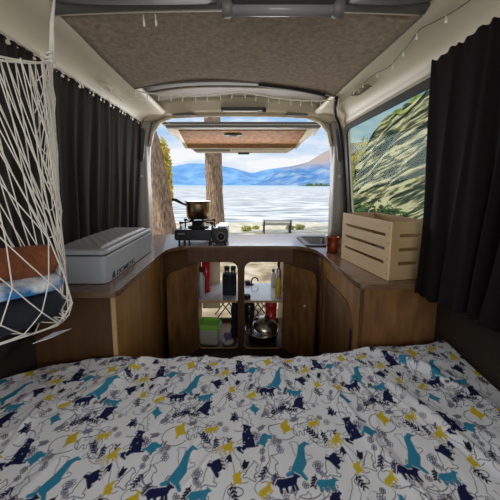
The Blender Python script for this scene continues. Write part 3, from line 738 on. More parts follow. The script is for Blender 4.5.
# line art first
def line(pts, w=.0010, col=INK):
    for a, b_ in zip(pts[:-1], pts[1:]): paint(caps(*a, *b_, w), col)
def curve(cx, cy, r, a0, a1, sq=1, w=.0010, col=INK, n=14):
    line([(cx + r * math.cos(a0 + (a1 - a0) * k / n), cy + r * sq * math.sin(a0 + (a1 - a0) * k / n)) for k in range(n + 1)], w, col)
def leafbranch(x, y, an, L_, n=5, col=INK, s=.011):
    line([(x, y), (x + L_ * math.cos(an), y + L_ * math.sin(an))], .0010, col)
    for k in range(n):
        q = (k + 1) / n * L_; px_, py_ = x + q * math.cos(an), y + q * math.sin(an)
        for sg in (-1, 1):
            a = an + sg * .8; line([(px_, py_), (px_ + s * math.cos(a), py_ + s * math.sin(a))], .0022, col)
def flower(x, y, r, col=INK):
    curve(x, y, r * .35, 0, 6.3, w=.0009, col=col, n=8)
    for k in range(6):
        a = k * PI / 3; curve(x + r * .75 * math.cos(a), y + r * .75 * math.sin(a), r * .4, 0, 6.3, w=.0009, col=col, n=8)
rl = random.Random(3)
for k in range(18):
    x, y = rl.uniform(0, TW), rl.uniform(0, TH)
    animal(x, y, rl.uniform(.034, .048), rl.uniform(-.5, .5), rl.choice([BEAR, WALK, SIT, LONG]), rl.choice([INK, INK, GREYL]), True)
for k in range(34): flower(rl.uniform(0, TW), rl.uniform(0, TH), rl.uniform(.005, .009), rl.choice([INK, (.10, .09, .22), GREYL]))
for k in range(24): curve(rl.uniform(0, TW), rl.uniform(0, TH), rl.uniform(.012, .045), rl.uniform(0, 6), rl.uniform(0, 6) + 2, rl.uniform(.5, 1), col=rl.choice([INK, GREYL, GREYL]))
for k in range(15): leafbranch(rl.uniform(0, TW), rl.uniform(0, TH), rl.uniform(0, 6.28), rl.uniform(.018, .035), 4, rl.choice([INK, NAVY, GREYL]), .008)
def A(dx, dy, sc, rot, parts, col):
    sc *= 1.32
    T = animal(ox + dx, oy + dy, sc * 1.07, rot, parts, (.84, .87, .93)); T = animal(ox + dx, oy + dy, sc, rot, parts, col); return T
T = A(0, 0, .040, .15, BEAR, NAVY); dots(T, 5)
T = A(.046, -.014, .030, -.5, SIT, TEAL)
T = A(.112, .030, .030, .5, SIT, YEL); dots(T, 3, .001, (.35, .27, .05))
T = A(.128, -.062, .042, -.25, LONG, TEAL)
A(-.060, -.030, .026, .4, WALK, YEL)
A(.178, .110, .034, -.3, BEAR, NAVY); A(.176, .150, .026, 0, WALK, TEAL)
A(.030, .098, .026, .9, SIT, TEAL); curve(ox + .045, oy + .09, .045, -1.2, 1.7, .9, .001)
A(.085, .160, .030, .1, WALK, NAVY)
A(.030, .150, .020, .5, WALK, YEL)
A(.225, -.070, .034, -.9, BEAR, NAVY); leafbranch(ox + .245, oy - .09, 1.9, .06, 6, (.70, .71, .74), .010)
A(-.035, .180, .022, .3, SIT, YEL); A(.20, .03, .02, .2, WALK, YEL)
leafbranch(ox + .075, oy + .075, .4, .04, 5, NAVY, .011); leafbranch(ox + .20, oy - .02, 2.2, .04, 5, NAVY, .010)
leafbranch(ox - .02, oy + .05, 2.0, .03, 4, NAVY, .009)
def bil(u, v):
    x = (u / TW % 1) * NT - .5; y = (v / TH % 1) * NT - .5
    x0 = np.floor(x).astype(int); y0 = np.floor(y).astype(int); fx = (x - x0)[..., None]; fy = (y - y0)[..., None]
    g = lambda a, b_: tile[b_ % NT, a % NT]
    return g(x0, y0) * (1 - fx) * (1 - fy) + g(x0 + 1, y0) * fx * (1 - fy) + g(x0, y0 + 1) * (1 - fx) * fy + g(x0 + 1, y0 + 1) * fx * fy
# slight blur for anti-aliasing
tb = tile.copy()
for ax in (0, 1): tb = (np.roll(tb, 1, ax) + 2 * tb + np.roll(tb, -1, ax)) / 4
tile = tb

# --- sheet surface
ys = [-.46 + .03 * k for k in range(29)]       # coarse where nobody looks
y = .40; 
while y < 1.0:
    ys.append(y); y += .0014 + .0013 * (y - .4) / .6
tail = 44
s_par = np.array(ys + [1.0 + (k + 1) / tail for k in range(tail)])   # >1 : the turned far edge, 0..1
nxs = 1050
xs = np.linspace(-.872, .880, nxs)
X, S = np.meshgrid(xs, s_par)
def edgeY(x):
    e = np.full_like(x, 1.046)
    e = np.where(x < -.50, 1.046 - .13 * ((-.50 - x) / .37) ** 2, e)
    e = e + .055 * (1 / (1 + np.exp(-(x - .40) / .05)))
    return e + .006 * np.sin(x * 23) + .004 * np.sin(x * 51 + 1)
EY = edgeY(X)
flat = np.clip(S, None, 1.0)
over = np.clip(S - 1.0, 0, 1)
# stretch y between .85 and the edge
Yp = np.where(flat > .85, .85 + (flat - .85) / .15 * (EY - .03 - .85), flat)
Zp = np.full_like(X, .532)
ang = over * PI / 2 * 1.15
turn = over > 0
Rr = .030
Yp = np.where(turn, EY - .03 + Rr * np.sin(np.minimum(ang, PI / 2)), Yp)
Zp = np.where(turn, .532 - Rr * (1 - np.cos(np.minimum(ang, PI / 2))) - np.clip(over - .87, 0, 1) * .25, Zp)
Zp += .035 * np.exp(-((X - .90) / .22) ** 2 - ((Yp - 1.12) / .22) ** 2)
# wrinkles: long folds mostly running toward the viewer
W = np.zeros_like(X)
r2 = np.random.default_rng(11)
for k in range(46):
    x0 = r2.uniform(-.85, .85); y0 = r2.uniform(.4, 1.05); a = r2.normal(0, .35) + PI / 2 + .25 * x0; Lk = r2.uniform(.06, .22); w = r2.uniform(.006, .016); h_ = r2.uniform(.001, .0042)
    u_ = (X - x0) * math.cos(a) + (Yp - y0) * math.sin(a); v_ = -(X - x0) * math.sin(a) + (Yp - y0) * math.cos(a)
    v_ = v_ + .02 * np.sin(u_ * 14 + k)
    W += h_ * np.exp(-(u_ / Lk) ** 2 - (v_ / w) ** 2)
for (x0, y0, a, Lk, w, h_) in ((.33, .78, 1.95, .26, .018, .012), (.40, .93, 2.0, .12, .014, .010), (.16, .95, 1.8, .14, .012, .008), (.60, .70, 2.1, .2, .02, .010), (.08, .75, 1.7, .2, .016, .007), (-.15, .98, 1.4, .08, .012, .006), (.70, .95, 2.3, .14, .016, .010), (-.45, .9, 1.2, .14, .02, .005), (.62, 1.02, 2.6, .16, .02, .012)):
    u_ = (X - x0) * math.cos(a) + (Yp - y0) * math.sin(a); v_ = -(X - x0) * math.sin(a) + (Yp - y0) * math.cos(a) + .02 * np.sin(u_ * 9)
    W += h_ * np.exp(-(u_ / Lk) ** 2 - (v_ / w) ** 2)
W *= 1.6
W += .004 * np.sin(X * 9 + Yp * 5) * np.sin(Yp * 11 - X * 3) + .002 * np.sin(X * 31 + 4 * np.sin(Yp * 9))
Zp = Zp + np.where(turn, W * (1 - over), W)
Zp = np.maximum(Zp, np.where(turn, 0, .502))
# cloth coordinates for the print
yc = np.where(turn, EY - .03 + over * .09, Yp)
rotp = math.radians(-4)
U = X * math.cos(rotp) - yc * math.sin(rotp) + .9; V = X * math.sin(rotp) + yc * math.cos(rotp)
U = U + .35 * W; 
row = np.floor(V / TH)
col3 = bil(U, V)
n0, n1 = X.shape
co = np.stack([X, Yp, Zp], -1).reshape(-1, 3)
idx = np.arange(n0 * n1).reshape(n0, n1)
quads = np.stack([idx[:-1, :-1], idx[:-1, 1:], idx[1:, 1:], idx[1:, :-1]], -1).reshape(-1, 4)
me = bpy.data.meshes.new('bed_sheet')
me.vertices.add(len(co)); me.vertices.foreach_set('co', co.ravel())
me.loops.add(quads.size); me.loops.foreach_set('vertex_index', quads.ravel().astype(np.int32))
me.polygons.add(len(quads)); me.polygons.foreach_set('loop_start', np.arange(0, quads.size, 4, dtype=np.int32))
me.polygons.foreach_set('use_smooth', np.ones(len(quads), dtype=bool))
me.update(calc_edges=True); me.validate()
ca = me.color_attributes.new('print', 'FLOAT_COLOR', 'POINT')
ca.data.foreach_set('color', np.concatenate([col3.reshape(-1, 3), np.ones((n0 * n1, 1))], 1).ravel())
me.materials.append(M['sheet'])
so = bpy.data.objects.new('bed_sheet', me); C.objects.link(so)
tag(so, 'white cotton bed sheet printed with navy, teal and yellow animals, spread over the mattress', 'bed sheet')

# ================================================================== CURTAINS
def curtain(name, label, y0, y1, xt, xb, zt, zb, folds, amp, side, mat_, n=220, m=40, edge=None, seed=1):
    rr = random.Random(seed); ph = [rr.uniform(0, 6.28) for _ in range(6)]
    P = []
    for i in range(m + 1):
        v = i / m; row = []
        for j in range(n + 1):
            u = j / n
            y = y0 + (y1 - y0) * u
            A_ = amp * (.22 + .98 * v)
            w = math.sin(2 * PI * folds * u + ph[0] + 1.3 * math.sin(2 * PI * 2.3 * u + ph[1]) + .5 * v) + .45 * math.sin(2 * PI * folds * 1.9 * u + ph[2] + .8 * v) * (1 - .3 * v)
            if v < .06: w += 1.2 * math.sin(2 * PI * folds * 3.1 * u) * (1 - v / .06)
            x = xt(u) + (xb(u) - xt(u)) * v - side * A_ * (w * .5 + .5)
            zz_ = zt(u) + (zb(u) - zt(u)) * v
            yy = y + (edge(u, v) if edge else 0) + .008 * math.sin(6 * v + 20 * u)
            row.append((x, yy, zz_ + .004 * math.sin(40 * u) * v))
        P.append(row)
    o = thing(name, label, 'curtain', (xt(0), y0, zt(0)))
    sh = MB().grid([[tuple(Vector(q) - Vector(o.location)) for q in r_] for r_ in P]).obj('drape', mat_, o, solid=.002)
    # gathered heading
    hem = MB().tube([tuple(Vector(P[0][j]) - Vector(o.location) + Vector((0, 0, 0))) for j in range(0, n + 1, 2)], .005, 6); hem.obj('gathered_heading', mat_, o)
    return o
curtain('curtain', 'long black pleated curtain hanging along the left side behind the cool box', 2.175, .28, lambda u: -.770, lambda u: -.850 + .02 * u, lambda u: 1.712 - .004 * u, lambda u: .83 if u < .57 else .83 - .2 * min(1, (u - .57) / .05), 15, .024, -1, M['curtain_left'], 420, 30, seed=4)
curtain('curtain', 'black curtain drawn back along the right side beside the pine crate', 1.175, .72, lambda u: .790 , lambda u: .765 - .0 * u, lambda u: 1.752, lambda u: .765 + .055 * u, 3.4, .022, 1, M['curtain'], 200, 40, edge=lambda u, v: (-.05 * v - .02 * math.sin(v * 3)) * (1 - u), seed=9)
curtain('curtain', 'nearest black curtain at the right edge overlapping the drawn back one', .705, .05, lambda u: .780, lambda u: .735, lambda u: 1.748, lambda u: .815, 5, .028, 1, M['curtain'], 220, 40, edge=lambda u, v: .06 * v * (1 - u), seed=12)
# curtain wires
for s, x, z, y1, lab in ((-1, -.762, 1.722, 2.19, 'thin pale curtain wire strung along the left roof trim'), (1, .772, 1.766, 2.2, 'thin dark curtain wire strung along the right roof trim')):
    b = MB().tube([(x, .1 + (y1 - .1) * k / 12, z - .004 * math.sin(PI * k / 12)) for k in range(13)], .0022, 6)
    tag(b.obj('curtain_wire', M['wire'] if s < 0 else M['dgrey']), lab, 'wire')

# ================================================================== STRING LIGHTS
t = thing('string_lights', 'pale string of tiny bulbs draped over the side trims and rear header', 'string lights', (0, 0, 0))
def dens(pts, n):
    pts = [Vector(p) for p in pts]; d = [0]
    for a, b_ in zip(pts[:-1], pts[1:]): d.append(d[-1] + (b_ - a).length)
    out = []
    for k in range(n):
        q = d[-1] * k / (n - 1); i = max(j for j in range(len(d)) if d[j] <= q + 1e-9); i = min(i, len(pts) - 2)
        f_ = (q - d[i]) / max(1e-9, d[i + 1] - d[i]); out.append(pts[i].lerp(pts[i + 1], f_))
    return out
rear = []
for k in range(41):
    u = k / 40; x = -.60 + 1.24 * u
    sag = .030 * (1 - (2 * (u * 2 % 1) - 1) ** 2)
    rear.append((x, rear_y(x) + .03, 1.772 - sag - .006 * (1 - (2 * u - 1) ** 2) + .0015 * math.sin(k * 2.1)))
leftrun = []
for k in range(50):
    u = k / 49; y = .35 + 1.45 * u
    leftrun.append((-.748 + .008 * math.sin(9 * u) - .004 * math.sin(37 * u) + .14 * max(0, u - .86) / .14, y, 1.722 - .004 * math.sin(23 * u) + .045 * max(0, u - .86) / .14))
# tangled knot of slack
tang = []
for k in range(70):
    a = k * .9; tang.append((-.700 + .022 * math.sin(a * 1.3), 1.50 + .06 * math.cos(a * .7) + .002 * k, 1.752 - .008 * abs(math.sin(a * .9))))
rightrun = []
for k in range(60):
    u = k / 59; y = 1.95 - 1.25 * u
    rightrun.append((.66 + .035 * math.sin(15 * u) * u, y, 1.772 - .012 * abs(math.sin(21 * u))))
tang2 = []
for k in range(50):
    a = k * .85; tang2.append((.690 + .025 * math.sin(a * 1.3), 1.60 + .08 * math.cos(a * .7), 1.765 - .009 * abs(math.sin(a * .9))))
b = MB()
b.tube(rear, .0036, 6); b.tube(leftrun, .0014, 5); b.tube(tang, .0013, 5)
b.obj('cable', M['cable'], t)
b = MB(); b.tube(rightrun, .0020, 5); b.tube(tang2, .0018, 5); b.obj('cable', mat('green_wire', (.16, .15, .10), .5), t)
def bulb(p, dirv, mcap=True):
    p = Vector(p); dv = Vector(dirv).normalized()
    b = MB().tube([p, p + dv * .018, p + dv * .020, p + dv * .032, p + dv * .036], [.0022, .0024, .0036, .0038, .0010], 7); b.obj('bulb', M['bulb'], t)
rb = dens(rear, 19)
for k, p in enumerate(rb): bulb(p, (.15 * math.sin(k * 3), -.1, -1))
for p in dens(leftrun, 7)[1:]: bulb(p, (.25, .2, -1))
for p in dens(rightrun, 12)[1:]: bulb(p, (-.3, -.5, -.9))
for p in dens(tang, 7): bulb(p, (.6, -.2, -.6))
for (x, y) in ((-.315, .955), (-.275, .952)):
    b = MB().tube([(x, y, 1.785), (x + .002, y + .003, 1.772)], .0012, 5); b.obj('cable', M['wire'], t); bulb((x + .002, y + .003, 1.782), (.05, 0, -1))

# ================================================================== HAMMOCK NET + CONTENTS
t = thing('net_hammock', 'white knotted net hammock slung from the left roof trim holding rolled textiles', 'net', (-.49, .76, 1.70))
O = Vector(t.location)
KN = Vector((-.492, .752, 1.555))
def S(s, tt):
    """s 0..1 from knot toward the camera, tt 0..1 inner rim -> bottom -> outer rim"""
    Lh = 1.05
    k = math.sin(PI * tt) ** .7
    D = .055 + .655 * k
    yd = .018 + .16 * (1 - k)                      # distance over which the string reaches its depth
    L1 = .50
    u = min(1, s / L1)
    # quarter of a drop, then level run
    yy = KN.y - (yd * (1 - math.cos(u * PI / 2)) + .02 * math.sin(PI * u)) - (0 if s < L1 else (s - L1) / (1 - L1) * .62) - u * .04 * (1 - k)
    zz_ = KN.z - D * math.sin(u * PI / 2) ** .9
    zz_ += .14 * max(0, KN.y - .05 - yy) * k
    wdt = .085 * (u ** 1.0) + (0 if s < L1 else .02)
    xx = KN.x - .035 * u - .50 * max(0, KN.y - .05 - yy) + wdt * math.cos(PI * tt) * (1 if s > 0 else 0) * (.55 + .45 * math.sin(PI * tt)) 
    return Vector((xx + .012 * k * u + .012 * k * u, yy, zz_))
b = MB()
NI, NJ = 38, 12
def node(i, j): return S(.012 + .98 * (i / NI) ** 1.25, j / NJ) + Vector((.003 * math.sin(i * 1.7 + j), .002 * math.sin(j * 3 + i), .003 * math.cos(i * 2.1 + j * 1.3)))
for i in range(NI):
    for j in range(NJ + 1):
        if (i + j) % 2: continue
        for dj in (-1, 1):
            if 0 <= j + dj <= NJ:
                a, c_ = node(i, j) - O, node(i + 1, j + dj) - O
                b.tube([a, (a + c_) / 2 + Vector((0, 0, -.0015)), c_], .0015, 5, False)
        q = node(i, j) - O
        b.lathe([(0, -.003), (.0026, 0), (0, .003)], tuple(q), 6)
# gather strings near the knot
for k in range(22):
    tt = (k + .5) / 22
    b.tube([S(i / 24 * .16, tt) - O for i in range(25)], .0014, 5)
b.obj('netting', M['rope'], t)
b = MB()
for tt in (0, 1, .5): b.tube([S(i / 40, tt) - O for i in range(41)], .0028, 6)
b.obj('rim_rope', M['rope'], t)
b = MB()
for k in range(6):
    a = k * PI / 3; b.tube([KN - O + Vector((.006 * math.cos(a), .006 * math.sin(a), -.02)), Vector((-.486 + .003 * math.cos(a), .758, 1.65)) - O, Vector((-.478, .768, 1.725)) - O, Vector((-.560, .80, 1.786)) - O], .0024, 5)
b.tube([KN - O + Vector((.009 * math.cos(q * .9), .009 * math.sin(q * .9), -.016 + .0016 * q)) for q in range(22)], .003, 6)
b.obj('hanging_cord', M['rope'], t)
def roll(name, label, cat, a, b_, r, m, seed, sq=.85, fold=0):
    rr = random.Random(seed); ph = [rr.uniform(0, 6) for _ in range(5)]
    a = Vector(a); b_ = Vector(b_); d = (b_ - a).normalized(); u = d.cross(Vector((0, 0, 1))).normalized(); w = u.cross(d)
    P = []; nseg = 40
    for i in range(nseg + 1):
        q = i / nseg; e = min(1, min(q, 1 - q) / .07); e = math.sqrt(max(0, 1 - (1 - e) ** 2))
        row = []
        for k in range(33):
            an = 2 * PI * k / 32
            R_ = r * e * (1 + .05 * math.sin(3 * an + ph[0] + 5 * q) + .035 * math.sin(7 * an + ph[1] - 9 * q) + .03 * math.sin(16 * q + ph[2]))
            row.append(tuple((b_ - a) * q + u * R_ * math.cos(an) + w * R_ * sq * math.sin(an)))
        P.append(row)
    o = MB().grid(P).obj(name, m); o.location = a; return tag(o, label, cat)
roll('blanket', 'rolled rust brown blanket, topmost bundle in the net hammock', 'blanket', (-.700, .30, 1.085), (-.510, .730, 1.030), .052, M['brown'], 1, .75)
roll('towel', 'blue and white towel between the brown blanket and the black roll in the net', 'towel', (-.700, .30, 1.020), (-.506, .735, .966), .046, M['bluewhite'], 2, .50)
roll('sleeping_bag', 'black rolled bag at the bottom of the net hammock', 'rolled bag', (-.700, .30, .955), (-.512, .735, .905), .048, M['navyfab'], 3, .85)
b = MB(); b.add([(0, 0, 0), (.002, .07, -.012), (.045, .075, -.004), (.040, .01, .010)], [(0, 1, 2, 3)]); o = b.obj('paper', M['paper'], solid=.001); o.location = (-.490, .600, .856); tag(o, 'scrap of pale paper poking out beneath the net', 'paper')

# ================================================================== OUTSIDE
def terr(x, y):
    z = -.65 - .075 * max(0, y - 6) if y < 14 else -1.25 - .095 * (y - 14)
    return z + .03 * math.sin(x * .9 + y * .4) + .02 * math.sin(x * 2.3 - y)
P = []
yy_ = [-8 + 1.0 * k for k in range(0, 60)]
for y in yy_: P.append([(x, y, terr(x, y)) for x in [-40 + 2 * k for k in range(0, 50)]])
g = MB().grid(P).obj('ground', M['gravel'], kind='structure')
P = [[(x, y, terr(x, y) + .012 - (.0 if 11.5 < y < 32 else .03)) for x in [-40 + 2 * k for k in range(50)]] for y in [11.5 + k for k in range(18)]]
MB().grid(P).obj('beach', M['shore'], kind='structure')
WZ = -2.45
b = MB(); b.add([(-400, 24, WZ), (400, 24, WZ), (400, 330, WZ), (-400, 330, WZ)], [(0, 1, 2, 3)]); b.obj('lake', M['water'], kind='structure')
b = MB(); b.add([(-9000, 330, WZ), (9000, 330, WZ), (9000, 9000, WZ), (-9000, 9000, WZ)], [(0, 1, 2, 3)]); b.obj('lake', M['farwater'], kind='structure')

def ridge(name, prof, y, depth, m, seed, base=WZ):
    """prof: list of (x/y slope, z/y slope) silhouette points"""
    rr = random.Random(seed); P = []
    xs_ = [prof[0][0] + (prof[-1][0] - prof[0][0]) * k / 160 for k in range(161)]
    def hgt(s):
        for (a, h0), (c, h1) in zip(prof[:-1], prof[1:]):
            if a <= s <= c: return h0 + (h1 - h0) * (s - a) / (c - a)
        return prof[-1][1]
    rough = [0] * 161
    for o_ in range(5):
        n = 5 * 2 ** o_; v = [rr.uniform(-1, 1) for _ in range(n + 2)]
        for k in range(161):
            q = k / 160 * n; i = int(q); rough[k] += (v[i] + (v[i + 1] - v[i]) * (q - i)) * .5 ** o_
    for r_ in range(14):
        t_ = r_ / 13; row = []
        for k, s in enumerate(xs_):
            h_ = max(.001, hgt(s)) * y * (1 + .07 * rough[k])
            spur = math.sin(s * 60 + rough[k] * 4 + t_ * 2) * .05 + math.sin(s * 140 + 5 * t_) * .025
            row.append((s * y * (1 - 0) , y - depth * (1 - t_) * (1 + spur * 2), base + h_ * (t_ ** 1.25) * (1 + spur * math.sin(PI * t_) * 1)))
        P.append(row)
    P.append([(s * y, y + depth * .4, base) for s in xs_])
    return MB().grid(P).obj(name, m)
S_ = lambda px, py: ((px - 239) / 270., (186.5 - py) / 268.)
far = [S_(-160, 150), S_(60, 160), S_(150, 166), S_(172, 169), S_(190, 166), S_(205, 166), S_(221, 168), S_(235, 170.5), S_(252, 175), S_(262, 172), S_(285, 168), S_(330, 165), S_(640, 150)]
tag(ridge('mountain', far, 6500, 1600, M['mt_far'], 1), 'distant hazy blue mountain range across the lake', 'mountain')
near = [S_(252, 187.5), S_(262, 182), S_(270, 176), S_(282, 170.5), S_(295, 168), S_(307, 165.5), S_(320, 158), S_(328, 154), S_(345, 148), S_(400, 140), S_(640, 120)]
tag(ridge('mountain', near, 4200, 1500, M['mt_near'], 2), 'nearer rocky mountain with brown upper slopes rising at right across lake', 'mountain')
# wooded point
b = MB(); rr = random.Random(5)
for k in range(60):
    x = rr.uniform(232, 360); y = rr.uniform(890, 960); h_ = rr.uniform(3, 12) * (1 if x < 300 else .6); r_ = h_ * .45
    b.lathe([(0, 0), (r_, h_ * .15), (r_ * .8, h_ * .55), (r_ * .3, h_ * .9), (0, h_)], (x, y, WZ + .8), 8)
for k in range(8): b.lathe([(0, 0), (34, 0), (26, 1.6), (10, 2.4), (0, 2.5)], (232 + k * 18, 930, WZ), 16)
tag(b.obj('island', M['isle']), 'low wooded point jutting into the lake beneath right mountain', 'island', kind='stuff')

# trees
def tree(label, path, rads, foliage, leafm, seed, nleaf=1500):
    rr = random.Random(seed); base = Vector(path[0])
    t = thing('tree', label, 'tree', tuple(base)); P = []
    pts = [Vector(p) for p in path]
    full = dens(pts, 26); NR = 26
    for i, p in enumerate(full):
        q = i / (len(full) - 1); j = min(len(rads) - 2, int(q * (len(rads) - 1))); f_ = q * (len(rads) - 1) - j; R_ = rads[j] + (rads[j + 1] - rads[j]) * f_
        P.append([tuple(p - base + Vector((math.cos(a), math.sin(a), 0)) * R_ * (1 + .08 * math.sin(5 * a + i * .3) + .05 * math.sin(11 * a + i * .9) + .03 * rr.uniform(-1, 1) * (k < NR))) for k, a in enumerate([2 * PI * k / NR for k in range(NR)])])
        P[-1].append(P[-1][0])
    MB().grid(P).obj('trunk', M['bark'], t)
    b = MB(); top = full[-1] - base
    tips = []
    for k in range(9):
        a = k * 2.4; e = top + Vector((math.cos(a) * foliage[0] * .7, math.sin(a) * foliage[0] * .7, foliage[1] * rr.uniform(.2, .9)))
        st = (full[-6 + k % 5] - base); b.tube([st, st.lerp(e, .5) + Vector((0, 0, .3)), e], [rads[-1] * .5, rads[-1] * .3, .03], 7); tips.append(e)
    b.obj('branch', M['bark'], t)
    b = MB()
    for k in range(nleaf):
        c = rr.choice(tips) + Vector((rr.gauss(0, 1), rr.gauss(0, 1), rr.gauss(0, .7))) * foliage[0] * .30
        u = Vector((rr.uniform(-1, 1), rr.uniform(-1, 1), rr.uniform(-1, 1))).normalized(); w = u.orthogonal().normalized(); z = .16
        b.add([c - u * z, c + w * z * .5, c + u * z, c - w * z * .5], [(0, 1, 2, 3)])
    b.obj('foliage', leafm, t)
    return t
tree('leaning rough-barked tree trunk nearest, seen past the left pillar', [(-2.83, 10.0, -1.0), (-2.92, 10.0, 0.0), (-3.03, 10.0, 1.1), (-3.18, 10.0, 2.4), (-3.5, 10, 3.6), (-3.8, 10, 6.5)], [.52, .45, .43, .40, .35, .28], (1.7, 1.6), M['leafy'], 1)
tree('straight tree trunk standing on the beach behind the saucepan', [(-1.20, 13.2, -1.28), (-1.20, 13.2, .5), (-1.22, 13.2, 2.4), (-1.25, 13.2, 4.2), (-1.3, 13.2, 7)], [.50, .385, .375, .37, .30], (1.7, 1.6), M['leafy'], 2)
def bush(name, label, cat, c, r, n, leafm, seed, lsz, trunk=True):
    rr = random.Random(seed); t = thing(name, label, cat, c)
    b = MB()
    for k in range(5):
        a = k * 1.26; b.tube([(0, 0, 0), (math.cos(a) * r[0] * .2, math.sin(a) * r[0] * .2, r[2] * .9), (math.cos(a) * r[0] * .5, math.sin(a) * r[0] * .5, r[2] * 1.5)], [.02 + r[2] * .02, .02, .008], 6)
    b.obj('stem', M['bark'], t)
    b = MB()
    for k in range(n):
        while True:
            p = Vector((rr.uniform(-1, 1), rr.uniform(-1, 1), rr.uniform(-1, 1)))
            if .5 < p.length < 1: break
        p = Vector((p.x * r[0], p.y * r[1], r[2] + p.z * r[2])) * (1 + rr.uniform(-.1, .1))
        u = Vector((rr.uniform(-1, 1), rr.uniform(-1, 1), rr.uniform(-1, 1))).normalized(); w = u.orthogonal().normalized()
        b.add([p - u * lsz, p + w * lsz * .5, p + u * lsz, p - w * lsz * .5], [(0, 1, 2, 3)])
    b.obj('foliage', leafm, t); return t
bush('tree', 'bright yellow autumn tree behind the leaning trunk', 'tree', (-6.15, 22.0, -2.05), (.75, .75, 3.4), 2200, M['leafy'], 3, .20)
tree_pts = [(-4.1, 11.6, -1.12)]
bush('shrub', 'small yellow shrub at the foot of the leaning trunk', 'shrub', (-3.75, 11.3, -1.05), (.55, .5, .9), 700, M['leafy'], 4, .09)
for k, (x, y, s_, lab) in enumerate(((.42, 15.0, .20, 'low yellow-green tuft left of the bench'), (1.02, 16.2, .14, 'small yellow-green tuft just left of the bench, lower one'), (3.05, 16.0, .18, 'low olive tuft right of the bench'), (3.7, 16.3, .22, 'rightmost olive tuft on the beach near right pillar'))):
    bush('grass_tuft', lab, 'tuft', (x, y, terr(x, y)), (s_ * 1.5, s_ * 1.3, s_ * .8), 220, M['tuft'], 20 + k, .06)
# bench
t = thing('bench', 'slatted wooden bench with open back standing on the beach facing lake', 'bench', (1.93, 13.6, terr(1.93, 13.6) - .0))
for k in range(4): MB().box((0, -.12 + .10 * k, .44), (1.48, .08, .035)).obj('seat_slat', M['benchwood'], t)
for z in (.52, .60, .68): MB().box((0, -.20 - (z - .6) * .15, z), (1.48, .025, .05)).obj('back_slat', M['benchwood'], t)
for x in (-.66, .66):
    MB().box((x, -.19, .34), (.06, .06, .68)).obj('leg', M['darkmetal'], t); MB().box((x, .18, .22), (.06, .06, .44)).obj('leg', M['darkmetal'], t)
# folding stools just behind the van
for k, (x, y, lab) in enumerate(((-.18, 3.55, 'black cross-legged folding stool on gravel, seen under the shelf in left doorway'), (.30, 3.55, 'black cross-legged folding stool on gravel, seen under the shelf in right doorway'))):
    t = thing('folding_stool', lab, 'stool', (x, y, terr(x, y)), 0, 'folding stools behind the van')
    MB().box((0, 0, .44), (.34, .28, .02)).obj('seat', M['navyfab'], t, bevel=.005)
    for s in (-1, 1):
        for yv in (-.12, .12): MB().tube([(-s * .16, yv, .0), (s * .16, yv, .43)], .009, 8).obj('leg', M['black'], t)
# bank on the right seen through side window
P = []; G = []
for i in range(60):
    y = -2 + 14.0 * i / 59; top = min(5.6, 3.2 + (12 - y) * .28)
    row = []
    for j in range(30):
        q = j / 29; xb = max(3.3, .37 * y); x = xb + (5.6 - xb) * q; z = -.7 + (top + .7) * (q ** .9) + .18 * math.sin(y * 2.1 + q * 5) * q + .1 * math.sin(y * 5 + q * 11)
        row.append((x + .15 * math.sin(y * 3 + q * 9), y, z))
    P.append(row); G.append([(row[-3][0] - .05, y, row[-3][2] + .02), (row[-1][0] + .3, y, row[-1][2] + .22), (row[-1][0] + 1.6, y, row[-1][2] + .45)])
MB().grid(P).obj('trim_20', M['bank'], kind='structure').name = 'rock_bank'
MB().grid(G).obj('grass_bank', M['grass'], kind='structure')
for k, (x, y, r_, lm, lab) in enumerate(((3.3, 6.2, .80, 'leafg', 'dark green bush outside side window, nearer the crate'), (2.75, 4.6, .60, 'leafg', 'dark green bush outside side window beside the curtain'), (4.3, 8.6, .85, 'leafg', 'dark green bush outside side window, farthest by the pillar'))):
    bush('bush', lab, 'bush', (x, y, -.66), (r_, r_, r_ * .9), 1500, M[lm], 40 + k, .07)
bush('tree', 'yellow leafed tree beyond the bank, in the corner of side window', 'tree', (6.6, 14.2, -.9), (.9, .9, 2.2), 1500, M['leafy'], 50, .14)

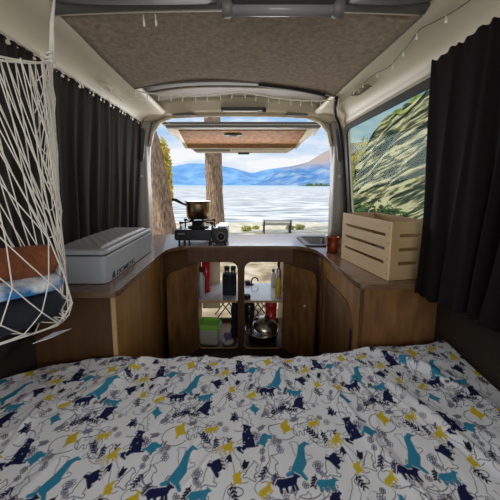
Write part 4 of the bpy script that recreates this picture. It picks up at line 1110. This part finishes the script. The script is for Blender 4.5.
# ================================================================== WORLD + LIGHT
w = bpy.data.worlds.new('w'); bpy.context.scene.world = w; w.use_nodes = True
n = w.node_tree.nodes; l = w.node_tree.links
bg = n['Background']; tc = n.new('ShaderNodeTexCoord')
sep = n.new('ShaderNodeSeparateXYZ'); l.new(tc.outputs['Generated'], sep.inputs[0])
cr = n.new('ShaderNodeValToRGB'); e = cr.color_ramp.elements
e[0].position, e[0].color = .0, (.72, .82, .92, 1); e[1].position, e[1].color = .7, (.12, .32, .72, 1)
k = e.new(.25); k.color = (.30, .55, .88, 1)
l.new(sep.outputs['Z'], cr.inputs[0])
mp = n.new('ShaderNodeMapping'); mp.inputs['Scale'].default_value = (1.0, 1.0, 3.2); mp.inputs['Location'].default_value = (.3, .2, .1); l.new(tc.outputs['Generated'], mp.inputs[0])
nz = n.new('ShaderNodeTexNoise'); nz.inputs['Scale'].default_value = 3.2; nz.inputs['Detail'].default_value = 8; nz.inputs['Roughness'].default_value = .55; l.new(mp.outputs[0], nz.inputs['Vector'])
c2 = n.new('ShaderNodeValToRGB'); c2.color_ramp.elements[0].position = .40; c2.color_ramp.elements[1].position = .56; l.new(nz.outputs['Fac'], c2.inputs[0])
mx = n.new('ShaderNodeMix'); mx.data_type = 'RGBA'; l.new(c2.outputs[0], mx.inputs['Factor']); l.new(cr.outputs[0], mx.inputs['A']); mx.inputs['B'].default_value = (.93, .95, .98, 1)
l.new(mx.outputs['Result'], bg.inputs[0]); bg.inputs[1].default_value = 1.0

def light(name, typ, loc, rot, e_, **kw):
    d = bpy.data.lights.new(name, typ); d.energy = e_
    for a, v in kw.items(): setattr(d, a, v)
    o = bpy.data.objects.new(name, d); C.objects.link(o); o.location = loc; o.rotation_euler = rot; return o
light('sun', 'SUN', (0, 0, 20), (math.radians(42), 0, math.radians(-62)), 2.6, angle=.01, color=(1, .95, .86))
# added fill lamp behind the camera, brightening the dark interior
light('cab_fill', 'AREA', (0, -.9, 1.45), (math.radians(70), 0, 0), 10, shape='RECTANGLE', size=1.3, size_y=.6, color=(1, .96, .90))
light('tailgate_fill', 'AREA', (0, 2.9, 1.35), (math.radians(-80), 0, 0), 12, shape='RECTANGLE', size=1.2, size_y=.5, color=(.97, .98, 1))

# ================================================================== CAMERA
cd = bpy.data.cameras.new('camera'); cam = bpy.data.objects.new('camera', cd); C.objects.link(cam)
cam.location = (0, 0, 1.23); cam.rotation_euler = (math.radians(90 - 7), 0, 0)
cd.sensor_width = 36; cd.lens = 19.44; cd.shift_x = .022; cd.shift_y = -.0636; cd.clip_start = .03; cd.clip_end = 20000
bpy.context.scene.camera = cam
bpy.context.scene.view_settings.view_transform = 'Standard'
